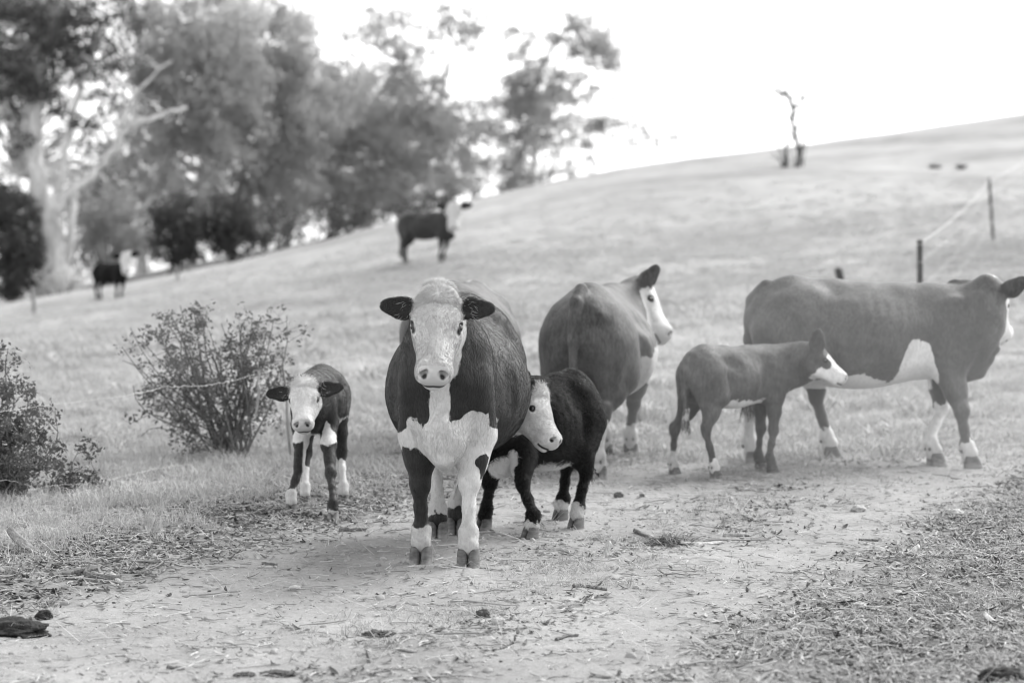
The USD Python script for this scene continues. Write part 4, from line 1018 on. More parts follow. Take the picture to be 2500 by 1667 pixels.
bovine(dict(name='cow', label='dusty red cow standing side-on at the right with a white belly', cat='cow',
    at=(2.665, 17.75), heading=math.radians(1), hw=1.375, dep=0.79, wid=0.36, leg_r=1.1, Lb=1.60, brisket=0.07, front_drop=0.085, t=1.0, res=0.012, seed=21, look='dusty_red_coat_look', coat=side_coat,
    hoofs=dict(FR=P(2373, 1143), FL=P(2285, 1136), HR=P(1840, 1130), HL=P(2030, 1118)), hoof_turn=dict(FL=0.5), knee=dict(FL=(0.04, 0.0), HL=(0.10, 0.0)),
    poll=at(2416, 684, 17.66), muzzle=at(2466, 826, 17.98), head_left=(-1, 0.55, 0.12), bend=(0.84, -0.02, 1.20), ear_size=1.1, hs=1.0, neck=0.84,
    ear_dir=dict(R=(-0.30, 0.85, 0.38), L=(-0.30, 0.95, 0.15)), ear_open=dict(R=(0.3, 0.1, 0.9), L=(0.6, 0.1, 0.4)),
    tail=[(-0.80, 0, 1.29), (-0.905, 0, 1.18), (-0.93, 0.0, 0.9), (-0.92, 0, 0.62)], switch=0.32, rough=0.007, dewlap=0.018))
# --- the calf in front of it
def brown_calf(I):
    v, q = I['v'], I['q']; x, y, z = v.T
    s = dict(HR=lambda I, w: 0.145 - z + w, HL=lambda I, w: 0.165 - z + w, FL=0.03, FR=0.03)
    out = plain_coat(I, None, I['B'] + 0.035, s, (0.15, 0.5, 0.03), throat=False, dark_face=[((0.21, 0.11, -0.085), (0.09, 0.08, 0.055)), ((0.21, -0.11, -0.085), (0.09, 0.08, 0.055))])
    w = wob(I, 0.02, 12)
    return deeper(out, np.minimum(blob(I, (0.44, 0, 0.47), (0.14, 0.12, 0.12)) + w, 0.2))
bovine(dict(name='calf', label='pale brown calf standing in dust in front of the side-on cow', cat='calf', calf=True,
    at=(1.60, 17.06), heading=math.radians(33), hw=0.93, dep=0.43, wid=0.168, Lb=0.80, t=0.63, res=0.009, seed=31, look='dusty_red_coat_look', coat=brown_calf,
    hoofs=dict(HL=P(1648, 1158), HR=P(1748, 1167), FL=P(1858, 1147), FR=P(1886, 1153)),
    poll=at(1996, 848, 17.10), muzzle=at(2072, 908, 17.02), head_left=(-0.1, 1, 0.05), bend=(0.55, -0.05, 0.86), ear_size=1.35, hs=0.68, face_len=0.86,
    ear_dir=dict(R=(-0.55, 0.35, 0.80), L=(-0.4, 0.6, 0.5)), ear_open=dict(R=(0.1, 0.9, -0.2)),
    tail=[(-0.42, 0.0, 0.84), (-0.475, 0.0, 0.76), (-0.475, 0.0, 0.58), (-0.46, 0, 0.45)], switch=0.14, rough=0.012, neck=0.85))
# --- the cow hidden behind the front one
def hidden_coat(I):
    return plain_coat(I, 0.6, 0.55, dict(FL=0.3, FR=0.3, HL=0.4, HR=0.4))
bovine(dict(name='cow', label='red cow almost hidden behind the front cow, only its rump and flank showing', cat='cow',
    at=(-0.36, 18.2), heading=math.radians(82), hw=1.30, dep=0.76, wid=0.41, Lb=1.55, t=0.95, res=0.015, seed=41, look='brown_coat_look', coat=hidden_coat,
    hoofs=dict(HR=np.array([-0.14, 17.5, 0]), HL=np.array([-0.56, 17.5, 0]), FR=np.array([-0.1, 18.8, 0]), FL=np.array([-0.42, 18.8, 0])),
    poll=np.array([-0.25, 19.45, 0.80]), muzzle=np.array([-0.22, 19.65, 0.34]), bend=(0.85, 0, 0.98),
    tail=[(-0.80, 0, 1.24), (-0.90, 0, 1.10), (-0.91, 0.0, 0.7), (-0.90, 0, 0.4)], switch=0.25, bulge=(0.03, 0.03)))
# --- the two black cows on the hill
def far_coat(I):
    return plain_coat(I, None, None, {}, (-0.02, 0.55, 0.06), throat=False)
def far_one(label, foot, top, heading, seed, head_uv, muz_uv, slope, tail, **kw):
    g0 = put(*foot); D = g0[1]
    hw = at(foot[0], top, D)[2] - g0[2]
    k = hw / 1.36
    c, s = math.cos(heading), math.sin(heading)
    hoofs = {}
    for key, (lx, ly) in dict(FR=(0.50, -0.15), FL=(0.42, 0.15), HR=(-0.62, -0.15), HL=(-0.78, 0.15)).items():
        X, Y = g0[0] + (lx * c - ly * s) * k, D + (lx * s + ly * c) * k
        hoofs[key] = np.array([X, Y, g0[2] + slope * (X - g0[0])])
    dz = (kw.pop('fwd', 0.9)) * k
    bovine(dict(name='cow', label=label, cat='cow', at=(g0[0], D), z=g0[2], heading=heading, seed=seed, res=0.022 * k, look=kw.pop('coat_name', 'far_black_coat_look'), coat=far_coat, hoofs=hoofs, far=True,
        hw=hw, dep=0.72 * k, wid=0.33 * k, Lb=1.55 * k, t=0.95 * k, poll=at(*head_uv, D - dz * abs(s)), muzzle=at(*muz_uv, D - dz * abs(s) - 0.22 * k), head_left=(1, 0, 0),
        bend=(0.75 * k, 0, 1.30 * k), tail=[(-0.77 * k, 0, 1.28 * k), (-0.87 * k, 0, 1.1 * k), (-0.89 * k, 0, 0.7 * k), (-0.88 * k, 0, 0.4 * k)], switch=0.28 * k, switch_look='far_black_coat_look', ear_size=1.2, **kw))
    return D, hw
print('mid', far_one('black cow with white face standing across the slope beneath the trees', (1046, 642), 514, math.radians(-33), 51, (1108, 494), (1109, 556), 0.10, 0, coat_name='far_brown_coat_look'))
print('left', far_one('small black cow with white face far off beside the gum tree', (272, 731), 640, math.radians(-42), 61, (306, 616), (309, 664), 0.10, 0))
# ------------------------------------------------------------------ the dust the herd has raised
m_ = trimesh.creation.icosphere(4)
v_ = np.array(m_.vertices); v_ *= (1 + 0.5 * (meshkit.fbm(v_ * 1.4 + 3, 3, 2) - 0.5))[:, None]
v_ = v_ * [2.3, 1.15, 0.75] + [2.35, 17.0, 0.62]
usdkit.material(stage, L + 'dust_look', {'v': ('principled_volume', {'color': g(0.95), 'density': 0.050, 'anisotropy': 0.55})}, volume='v.volume')
solo('dust', (v_, np.array(m_.faces)), 'dust_look', kind='stuff', label='thin veil of pale dust hanging around the calf and the side-on cow', smooth=True)

# ------------------------------------------------------------------ bushes near the wire fence
leaf_look('bush_leaf_look', 0.06, 0.20, 0.35)
def bush(name, label, base, tips, seed, leaf=0.034, per=3, stem=0.010, sub=5, subl=0.28, group=None, spread=0.12):
    """Many thin stems fan out from the base; side twigs carry small leaves in sprigs."""
    rng = np.random.default_rng(seed)
    base = np.array(base); base[2] = float(height(base[0], base[1])) - 0.02
    path = thing(name, label, 'bush', base, group=group)
    sprigs, fine = [], []
    for tip in tips:
        tip = np.asarray(tip) - base
        b0 = np.array([rng.normal(0, spread * 0.5), rng.normal(0, spread * 0.5), 0])
        m1 = b0 + (tip - b0) * 0.35 + rng.normal(0, 0.05, 3) + [0, 0, 0.04]
        m2 = b0 + (tip - b0) * 0.7 + rng.normal(0, 0.06, 3)
        ln = np.linalg.norm(tip - b0)
        from scipy.interpolate import CubicSpline
        sp = CubicSpline([0, .35, .7, 1.0], np.array([b0, m1, m2, tip]))
        pts = sp(np.linspace(0, 1, 10))
        part(path, 'stem', tube(pts, np.linspace(stem, stem * 0.25, 10) * (0.6 + 0.5 * ln), 6), 'twig_look', smooth=True)
        for q in rng.uniform(0.30, 1.0, int(sub * (0.5 + ln))):
            a = sp(q); d = unit(sp(min(q + 0.05, 1.05)) - sp(q - 0.05) + rng.normal(0, 0.75, 3) * 1.0)
            l2 = subl * rng.uniform(0.4, 1.2) * (1.1 - 0.4 * q)
            e = a + d * l2 + [0, 0, 0.1 * l2]
            mid = (a + e) / 2 + rng.normal(0, 0.03, 3)
            fine.append(tube(np.array([a, mid, e]), [stem * 0.28, stem * 0.20, stem * 0.12], 4, caps=False))
            for w in rng.uniform(0.35, 1.05, 2):
                sprigs.append(a + (e - a) * w + rng.normal(0, 0.015, 3))
            for _ in range(3):
                s0 = a + (e - a) * rng.uniform(0.3, 0.9)
                s1 = s0 + unit(rng.normal(0, 1, 3) + d) * l2 * 0.5
                fine.append(tube(np.array([s0, (s0 + s1) / 2 + rng.normal(0, 0.01, 3), s1]), [stem * 0.16, stem * 0.13, stem * 0.08], 3, caps=False))
                sprigs += [s1, s0 * 0.4 + s1 * 0.6]
    part(path, 'twigs', join(fine), 'twig_look', smooth=True, kind='stuff')
    sp_ = np.array(sprigs)
    sp_ = sp_[sp_[:, 2] > 0.06]
    v, f = leaves(sp_, 0.045, per, leaf, rng, 0.2, 0.5)
    part(path, 'leaves', (v, f), 'bush_leaf_look', smooth=False, kind='stuff')
def fan(uvs, D, rng, dd=0.35):
    return [at(u, v, D + rng.uniform(-dd, dd)) for u, v in uvs]
_r = np.random.default_rng(70)
_tips = [(300, 850), (318, 800), (345, 830), (352, 790), (380, 770), (372, 905), (400, 815), (415, 765), (440, 745), (430, 800), (455, 772), (470, 745), (478, 800), (505, 760), (512, 810), (540, 790), (560, 800), (585, 810), (600, 775), (625, 795), (640, 770), (650, 800), (668, 780), (700, 770),
         (325, 940), (335, 1000), (360, 960), (345, 1065), (440, 1060), (560, 850), (600, 860), (640, 850), (665, 870), (690, 850), (520, 870), (470, 880), (420, 880), (655, 920), (300, 880), (455, 1090), (620, 940)]
bush('leafy_bush', 'open many-stemmed leafy bush on the verge left of the white-faced calf', at(575, 1150, 17.5), fan(_tips, 17.5, _r), 71, stem=0.009, sub=4)
_tips = [(-60, 860), (-20, 830), (20, 850), (10, 900), (50, 930), (30, 960), (80, 1010), (-30, 940), (95, 1040), (125, 1035), (140, 1070), (120, 1090), (60, 1060), (100, 1110), (20, 1080), (-40, 1050), (60, 1130), (100, 1130), (20, 1150), (60, 1180), (-10, 1200), (-80, 1000), (-90, 1120), (40, 1010)]
bush('leafy_bush', 'dark leafy bush cut off by the left edge of the picture', at(-10, 1262, 14.9), fan(_tips, 15.0, _r), 72, stem=0.010, sub=6, per=4, subl=0.19)
bush('leafy_bush', 'very small sprig of a bush right of the dark bush at the left edge', at(135, 1248, 15.1), fan([(180, 1170), (200, 1155), (225, 1150), (240, 1165), (150, 1195), (235, 1185)], 15.2, _r, 0.12), 73, stem=0.006, sub=6, subl=0.12, spread=0.04)

# ------------------------------------------------------------------ fences
usdkit.material(stage, L + 'wire_look', {'p': ('principled_bsdf', {'base_color': g(0.34), 'roughness': 0.5, 'metallic': 0.3})}, surface='p.BSDF')
usdkit.material(stage, L + 'steel_post_look', {
    'geo': ('geometry', {}), 'n': ('noise_texture', {'scale': 14.0, 'detail': 4.0}), 'r': ('rgb_ramp', {'ramp': [(0.3, g(0.035)), (0.7, g(0.085))]}), 'p': ('principled_bsdf', {'roughness': 0.75})},
    [('geo.position', 'n.vector'), ('n.fac', 'r.fac'), ('r.color', 'p.base_color')], surface='p.BSDF')
bark_look('grey_wood_look', 0.12, 0.32, (14.0, 14.0, 3.0))
rng = np.random.default_rng(80)
w1 = np.array([at(-150, 1012, 14.2), at(0, 1005, 14.5), at(150, 985, 15.0), at(330, 962, 15.6), at(400, 945, 15.9), at(480, 943, 16.2), at(560, 930, 16.6), at(680, 902, 17.3), at(760, 886, 18.6), at(880, 868, 21.0), at(1000, 842, 25.0)])
w2 = np.array([at(-150, 1180, 14.2), at(0, 1172, 14.5), at(50, 1180, 14.7), at(85, 1190, 14.8), at(150, 1183, 15.0), at(230, 1180, 15.2), at(330, 1155, 15.7), at(470, 1133, 16.4), at(600, 1128, 17.1), at(760, 1090, 18.6), at(900, 1020, 21.5)])
fo = np.array([w1[1][0], w1[1][1], float(height(w1[1][0], w1[1][1]))])
path = thing('wire_fence', 'sagging wire fence running past the bushes on the left', 'fence', fo)
from scipy.interpolate import CubicSpline
for w in (w1, w2):
    t = np.linspace(0, len(w) - 1, 90)
    c = CubicSpline(np.arange(len(w)), w)(t) + rng.normal(0, 0.003, (90, 3))
    part(path, 'wire', tube(c - fo, 0.0015, 5), 'wire_look', smooth=True)
for u0, v0, u1, v1, D in ((455, 1205, 453, 1100, 16.5), (712, 1135, 690, 895, 17.3), (628, 1010, 632, 905, 16.95)):
    a, b = at(u0, v0, D), at(u1, v1, D)
    a[2] = max(a[2] - 0.05, float(height(a[0], a[1])) - 0.1) if v0 > 1100 else a[2]
    pts = np.linspace(a, b, 8) + rng.normal(0, 0.006, (8, 3))
    part(path, 'dropper', tube(pts - fo, np.linspace(0.011, 0.008, 8), 6, 0.15, rng), 'grey_wood_look', smooth=True)

def picket(label, u, vtop, vbot, D, lean=0.0, group=None, wood=False):
    b = at(u, vbot, D); b[2] = float(height(b[0], b[1]))
    top = at(u - lean, vtop, D)
    hgt = top[2] - b[2]
    path = thing('fence_post', label, 'post', b, group=group)
    sec = []
    for k in range(3):                                    # a steel picket has a Y section
        a = k * 2.094 + 0.4
        m = trimesh.creation.box([0.034, 0.007, hgt + 0.2]); m.apply_translation([0.018, 0, (hgt - 0.2) / 2])
        m.apply_transform(trimesh.transformations.rotation_matrix(a, [0, 0, 1]))
        sec.append((np.array(m.vertices), np.array(m.faces)))
    v, f = join(sec)
    v[:, 0] += (top[0] - b[0]) * (v[:, 2] / hgt)
    part(path, 'post', (v, f), 'steel_post_look', smooth=False)
    ms = []
    for q in (0.30, 0.55, 0.8, 0.96):
        m = trimesh.creation.torus(0.026, 0.005, major_sections=14, minor_sections=6)
        m.apply_translation([(top[0] - b[0]) * q, 0, hgt * q])
        part(path, 'wire_tie', m, 'wire_look', smooth=True)
    return top, b
G = None
def post_base(u, vtop, hgt):
    for v_ in np.arange(vtop + 40, vtop + 320, 3):
        q = put(u, v_)
        if (v_ - vtop) * q[1] / FPX >= hgt:
            return v_, q[1]
    return v_, q[1]
vA, dA = post_base(2246, 586, 1.25)
tA, bA = picket('dark steel fence post just above the side-on cow', 2246, 586, vA, dA)
vB, dB = post_base(2425, 436, 1.35)
print('posts', vA, dA, vB, dB)
tB, bB = picket('dark leaning steel fence post near the right edge, farther up the slope', 2425, 436, vB, dB, 10)
hill = np.array([bA[0], bA[1], bA[2]])
path = thing('wire_fence', 'faint wire fence climbing the hill between the two steel posts', 'fence', hill)
tC = at(2560, 340, dB + 9); bC = np.array([tC[0], tC[1], float(height(tC[0], tC[1]))])
back = bA + (bA - bB) * 0.6; tZ = back + (tA - bA); gz = float(height(back[0], back[1])); tZ[2] = gz + (tA - bA)[2]; 
for q in (0.97, 0.8, 0.55, 0.3):
    pts = []
    for a0, a1 in (((bA, tA), (bB, tB)), ((bB, tB), (bC, tC))):
        p0, p1 = a0[0] + (a0[1] - a0[0]) * q, a1[0] + (a1[1] - a1[0]) * q
        for s_ in np.linspace(0, 1, 9)[:-1]:
            pts.append(p0 * (1 - s_) + p1 * s_ - [0, 0, 0.10 * 4 * s_ * (1 - s_)])
    pts.append(p1)
    part(path, 'wire', tube(np.array(pts) - hill, 0.0052 if q > 0.9 else 0.0022, 5), 'wire_look', smooth=True)
# thin droppers of the old fence at the foot of the trees
for k, (u, v0, v1, D, lab) in enumerate(((82, 775, 705, 62, 'short grey wooden stake in the grass at the far left'), (433, 690, 655, 80, 'short pale stake at the top of the slope below the dark shrubs'), (1985, 0, 0, 0, ''))):
    if D:
        b = put(u, v0 - 5); hgt = (v0 - v1) * b[1] / FPX
        path = thing('stake', lab, 'stake', b)
        part(path, 'stake_shaft', tube(np.array([[0, 0, -0.1], [0.01, 0, hgt * 0.5], [-0.01, 0, hgt]]), [0.05, 0.045, 0.04], 8, 0.1, rng), 'grey_wood_look', smooth=True)

# ------------------------------------------------------------------ sapling, pole, stump and tussocks on the hill
b = put(1937, 408)
D = b[1]
path = thing('dead_sapling', 'thin nearly bare sapling with forked stems near the crest of the hill', 'tree', b)
def stem_(uvs, r0, r1, nm='stem'):
    p = path3(uvs, D, 0.015, rng)
    p[0][2] -= 0.15
    part(path, nm, tube(p - b, np.linspace(r0, r1, len(p)), 8, 0.12, rng), 'dark_bark_look', smooth=True)
    return p
stem_([(1922, 408), (1921, 380), (1920, 345)], 0.07, 0.045, 'trunk')
stem_([(1950, 408), (1955, 378), (1962, 340)], 0.075, 0.045, 'trunk')
p = stem_([(1952, 385), (1944, 340), (1936, 300), (1936, 262), (1930, 240), (1918, 222)], 0.075, 0.04)
stem_([(1918, 405), (1908, 375), (1890, 345)], 0.03, 0.015)
stem_([(1936, 270), (1952, 250), (1966, 230)], 0.04, 0.02, 'branch'); stem_([(1936, 285), (1950, 272), (1958, 268)], 0.03, 0.015, 'branch'); stem_([(1925, 235), (1905, 226), (1885, 222)], 0.04, 0.018, 'branch'); stem_([(1938, 310), (1928, 294), (1920, 290)], 0.03, 0.015, 'branch'); stem_([(1932, 250), (1900, 255), (1872, 252)], 0.03, 0.012, 'branch')
for k_ in range(12):
    u_ = rng.uniform(1905, 1968); v_ = rng.uniform(398, 410); du = rng.normal(0, 16); hv = rng.uniform(18, 62)
    stem_([(u_, v_), (u_ + du * 0.4, v_ - hv * 0.5), (u_ + du, v_ - hv)], 0.016, 0.007, 'twig')
for (u_, v_), (u2, v2) in (((1936, 265), (1958, 238)), ((1932, 245), (1942, 215)), ((1920, 226), (1900, 212)), ((1920, 226), (1925, 205)), ((1905, 226), (1880, 215)), ((1936, 290), (1912, 278)), ((1938, 320), (1960, 300)), ((1944, 340), (1922, 322)), ((1960, 238), (1980, 222)), ((1900, 254), (1882, 262))):
    stem_([(u_, v_), ((u_ + u2) / 2 + 2, (v_ + v2) / 2), (u2, v2)], 0.03, 0.012, 'twig')
tips = np.array([at(*q, D + rng.uniform(-0.3, 0.3)) for q in ((1966, 230), (1972, 232), (1905, 222), (1895, 220), (1920, 224), (1912, 230), (1880, 250), (1870, 252), (1955, 262), (1936, 300), (1930, 322), (1938, 345))])
v, f = leaves(tips - b, 0.24, 10, 0.16, rng, 0.3, 0.4)
part(path, 'leaves', (v, f), 'shrub_leaf_look', smooth=False, kind='stuff')
b = put(2243, 312); D = b[1]
path = thing('thin_pole', 'thin pale pole standing on the skyline of the hill', 'pole', b)
part(path, 'pole_shaft', tube(np.array([[0, 0, -0.1], [0, 0, (312 - 200) * D / FPX]]), [0.010, 0.006], 6), 'wire_look', smooth=True)
part(path, 'pole_base', tube(np.array([[0, 0, -0.1], [0.02, 0, 0.16], [0, 0, 0.24]]), [0.08, 0.06, 0.03], 8, 0.15, rng), 'dark_bark_look', smooth=True)
b = put(2052, 695)
path = thing('tree_stump', 'small dark stump standing in the pasture behind the side-on cow', 'stump', b)
D = b[1]; hgt = (695 - 654) * D / FPX
part(path, 'stump_wood', tube(np.array([[0, 0, -0.1], [0.0, 0, hgt * 0.4], [-0.04, 0, hgt * 0.8], [-0.05, 0, hgt]]), np.array([0.11, 0.10, 0.095, 0.08]) * hgt / 0.45, 11, 0.16, rng), 'dark_bark_look', smooth=30)
usdkit.material(stage, L + 'tussock_look', {
    'geo': ('geometry', {}), 'r': ('rgb_ramp', {'ramp': [(0.0, g(0.15)), (1.0, g(0.36))]}), 'p': ('principled_bsdf', {'roughness': 0.8, 'specular_ior_level': 0.1})},
    [('geo.random_per_island', 'r.fac'), ('r.color', 'p.base_color')], surface='p.BSDF')
def blades(n, spread, hmin, hmax, rng, lean=0.6, w=0.006):
    a = rng.uniform(0, 2 * np.pi, n); r = spread * np.sqrt(rng.random(n))
    b0 = np.stack([np.cos(a) * r, np.sin(a) * r, np.full(n, -0.01)], 1)
    d = rng.normal(0, 1, (n, 2)) * lean + b0[:, :2] / (spread + 1e-9) * lean * 0.7
    h_ = rng.uniform(hmin, hmax, (n, 1))
    s = np.stack([-np.sin(a * 3), np.cos(a * 3), np.zeros(n)], 1) * w
    m = b0 + np.concatenate([d * h_ * 0.35, h_ * 0.62], 1)
    t = b0 + np.concatenate([d * h_ * 1.0, h_ * (0.95 - 0.25 * np.linalg.norm(d, axis=1, keepdims=True))], 1)
    v = np.stack([b0 - s, b0 + s, m + s * 0.8, m - s * 0.8, t], 1).reshape(-1, 3)
    i = np.arange(n)[:, None] * 5
    return v, np.vstack([i + [0, 1, 2], i + [0, 2, 3], i + [3, 2, 4]])
for u, vv, sz, lab in ((2281, 412, 0.16, 'dark tussock on the upper slope, larger of two left of the leaning post'), (2346, 413, 0.10, 'dark tussock on the upper slope, smaller of two left of the leaning post')):
    b = put(u, vv)
    path = thing('grass_tussock', lab, 'tussock', b)
    part(path, 'blades', blades(70, sz, 0.08, 0.24, rng, 0.8, 0.02), 'tussock_look', smooth=False, kind='stuff')

# ------------------------------------------------------------------ sticks, stones, bark and clods on the track
bark_look('stick_look', 0.07, 0.20, (60.0, 60.0, 12.0)); bark_look('pale_stick_look', 0.22, 0.50, (60.0, 60.0, 12.0)); bark_look('charred_look', 0.010, 0.045, (30.0, 30.0, 14.0), 0.85)
bark_look('stone_look', 0.26, 0.46, (26.0, 26.0, 26.0)); bark_look('dark_stone_look', 0.05, 0.13, (30.0, 30.0, 30.0)); bark_look('dung_look', 0.035, 0.11, (40.0, 40.0, 40.0))
bark_look('grey_bark_piece_look', 0.10, 0.24, (30.0, 30.0, 10.0)); bark_look('bark_piece_look', 0.28, 0.55, (30.0, 30.0, 10.0))
def on_ground(u, v, lift=0.0):
    p = put(u, v); p[2] += lift
    return p
def stick(label, uvs, r0, mat='stick_look', lift=0.6, fork=False):
    pts = np.array([on_ground(u, v) for u, v in uvs])
    pts[:, 2] += r0 * lift
    c = pts.mean(0); c[2] = float(height(c[0], c[1]))
    path = thing('stick', label, 'stick', c)
    t = np.linspace(0, len(pts) - 1, 9)
    q = np.array([lerp2(pts, k) for k in t]) + rng.normal(0, r0 * 0.35, (9, 3)) * [1, 1, 0.5]
    part(path, 'stick_wood', tube(q - c, r0 * np.linspace(1.0, 0.65, 9), 9, 0.14, rng), mat, smooth=40)
    if fork:
        e = q[5] + (q[5] - q[3]) * 0.8 + [0, 0.03, 0.03]
        part(path, 'side_twig', tube(np.array([q[5], (q[5] + e) / 2 + [0, 0, 0.01], e]) - c, [r0 * 0.5, r0 * 0.4, r0 * 0.2], 6), mat, smooth=True)
def stone(name, label, cat, u, v, wpx, hpx, mat, seed, lump=0.35, freq=2.2):
    p = on_ground(u, v); k = p[1] / FPX
    m = trimesh.creation.icosphere(4 if wpx > 55 else 3)
    vv = np.array(m.vertices)
    vv *= (1 + lump * (meshkit.fbm(vv * freq + seed * 3.1, 4, seed) - 0.5) * 2)[:, None]
    vv *= np.array([wpx * k / 2, wpx * k / 2 * 0.8, hpx * k / 2 * 1.25])
    path = thing(name, label, cat, p)
    vv[:, 2] += hpx * k * 0.30
    part(path, name + '_body', (vv, np.array(m.faces)), mat, smooth=True)
def curl(name, label, cat, u, v, lpx, wpx, ang, tilt, mat, seed, bend=0.5):
    """A curved plate of bark or a big dry leaf with a thickness."""
    r_ = np.random.default_rng(seed)
    p = on_ground(u, v); k = p[1] / FPX
    n, mm = 12, 6
    a = np.linspace(-0.5, 0.5, n)[:, None]; b_ = np.linspace(-0.5, 0.5, mm)[None]
    wid_ = np.sqrt(np.clip(1 - (2 * a) ** 2 * 0.85, 0.05, 1)) + 0.12 * r_.normal(0, 1, (n, 1)) * (np.abs(a) < 0.45)
    X = a * lpx * k + 0 * b_; Y = b_ * wpx * k * wid_; Z = (-(b_ * 2) ** 2 * 0.22 + bend * (a * 2) ** 2 * 0.25) * wpx * k + r_.normal(0, 0.02, (n, mm)) * wpx * k
    top = np.stack([X, Y, Z], -1).reshape(-1, 3); th_ = max(0.003, 0.06 * wpx * k)
    vv = np.vstack([top, top - [0, 0, th_]])
    fs = []
    for i in range(n - 1):
        for j in range(mm - 1):
            q = i * mm + j
            fs += [(q, q + mm, q + mm + 1), (q, q + mm + 1, q + 1)]
            q += n * mm
            fs += [(q, q + mm + 1, q + mm), (q, q + 1, q + mm + 1)]
    edge = [i * mm for i in range(n)] + [(n - 1) * mm + j for j in range(1, mm)] + [i * mm + mm - 1 for i in range(n - 2, -1, -1)] + list(range(mm - 2, 0, -1))
    for i in range(len(edge)):
        a0, a1 = edge[i], edge[(i + 1) % len(edge)]
        fs += [(a0, a0 + n * mm, a1 + n * mm), (a0, a1 + n * mm, a1)]
    Rt = trimesh.transformations.rotation_matrix(tilt, [0, 1, 0])[:3, :3]; Rz = trimesh.transformations.rotation_matrix(ang, [0, 0, 1])[:3, :3]
    vv = vv @ Rt.T @ Rz.T
    vv[:, 2] -= vv[:, 2].min() + 0.004
    path = thing(name, label, cat, p)
    part(path, name + '_sheet', (vv, np.array(fs)), mat, smooth=True)

stick('dark stick lying beside the calf on the left of the track', [(832, 1296), (865, 1297), (897, 1297)], 0.014)
stick('long dark crooked branch among the leaf litter on the left verge', [(120, 1412), (170, 1408), (200, 1400), (228, 1413), (290, 1420)], 0.022, fork=True)
stick('short thick stick lying right of the crooked branch', [(335, 1406), (380, 1410)], 0.016)
stick('stubby pale stick leaning at the end of the crooked branch', [(268, 1410), (298, 1430)], 0.018, 'pale_stick_look')
stick('thin stick in front of the hoofs at the left of the front cow', [(638, 1380), (675, 1380)], 0.010)
stick('short pale twig near the left calf hoof', [(663, 1228), (695, 1243)], 0.010, 'pale_stick_look')
stick('dark twig at the bottom of the track, left of the dark dung', [(410, 1634), (452, 1636)], 0.010)
stick('thin dark twig crossing the lower left of the track', [(960, 1590), (985, 1592), (1020, 1594)], 0.008, 'pale_stick_look')
stick('two-ended dark twig on the track right of centre', [(1400, 1434), (1425, 1435)], 0.009)
stick('dark twig with a knob on the track right of centre', [(1435, 1435), (1460, 1439), (1482, 1442)], 0.009)
stick('long thin dark twig in the lower middle of the track', [(1356, 1566), (1385, 1558), (1412, 1556)], 0.008)
stick('dark stick in the lower right leaf litter', [(2030, 1624), (2060, 1623), (2080, 1624)], 0.016)
stick('grey stick beside the root clump', [(1768, 1308), (1800, 1309), (1832, 1310)], 0.013, 'pale_stick_look')
stick('thin stick poking from the left side of the root clump', [(1550, 1300), (1600, 1322)], 0.012)
stick('dark twig in the litter right of the track', [(2140, 1534), (2175, 1532)], 0.010)
stick('slim twig lying on the dirt at the far right', [(2098, 1320), (2150, 1321)], 0.008)
stick('pale twig near the bottom edge, middle of the track', [(1650, 1660), (1690, 1665)], 0.009, 'pale_stick_look')
curl('bark_piece', 'large curled grey bark piece propped in the grass at the far left', 'bark', 62, 1352, 110, 40, 2.7, -0.55, 'grey_bark_piece_look', 1)
curl('bark_piece', 'long flat pale bark strip right of the root clump', 'bark', 1712, 1328, 104, 22, 0.12, 0.0, 'bark_piece_look', 2)
curl('bark_piece', 'upright torn pale bark flake left of the root clump', 'bark', 1480, 1362, 48, 20, 1.0, -1.0, 'bark_piece_look', 3)
curl('bark_piece', 'torn white bark flake lying in the middle of the track', 'bark', 1466, 1508, 44, 20, 0.2, -0.3, 'bark_piece_look', 4)
curl('bark_piece', 'broad pale bark flake in the litter at the right', 'bark', 2228, 1352, 40, 24, 0.5, -0.5, 'bark_piece_look', 5)
curl('bark_piece', 'pale bark flake in the litter at the lower right edge', 'bark', 2420, 1520, 46, 22, 2.3, -0.5, 'bark_piece_look', 6)
stone('log', 'charred black log end at the lower left edge', 'log', 40, 1548, 150, 40, 'charred_look', 1, 0.5)
stone('log', 'small charred wood lump beside the charred log', 'log', 108, 1512, 42, 26, 'charred_look', 2, 0.5)
stone('log', 'charred black log end in the lower right corner', 'log', 2445, 1664, 105, 40, 'charred_look', 3, 0.4)
stone('dung', 'dark crumbly dung pat at the bottom edge, right one of the two', 'dung', 678, 1650, 78, 13, 'dung_look', 4, 0.6, 4)
stone('dung', 'dark crumbly dung pat at the bottom edge, left one of the two', 'dung', 598, 1651, 50, 10, 'dung_look', 5, 0.6, 4)
stone('dung', 'round dark clod on the track below the front cow', 'dung', 1178, 1508, 34, 20, 'dung_look', 6, 0.6, 4)
stone('dung', 'low flat dark clod on the left middle of the track', 'dung', 925, 1552, 74, 12, 'dung_look', 7, 0.7, 5)
p_ = on_ground(1634, 1326); k_ = p_[1] / FPX * 0.8
path = thing('root_clump', 'tangled dark grass and root clump in the middle right of the track', 'roots', p_)
m_ = trimesh.creation.icosphere(4); v_ = np.array(m_.vertices)
v_ *= (1 + 0.9 * (meshkit.fbm(v_ * 2.3 + 9, 5, 8) - 0.5))[:, None]; v_ *= [46 * k_, 40 * k_, 16 * k_]; v_[:, 2] += 4 * k_
part(path, 'soil', (v_, np.array(m_.faces)), 'dung_look', smooth=True)
bv_, bf_ = blades(260, 60 * k_, 0.03, 0.09, rng, 2.0, 0.003)
part(path, 'roots', (bv_, bf_), 'tussock_look', smooth=False, kind='stuff')
stone('stone', 'pale rounded stone right of the dark clod below the front cow', 'stone', 1217, 1522, 30, 18, 'stone_look', 9)
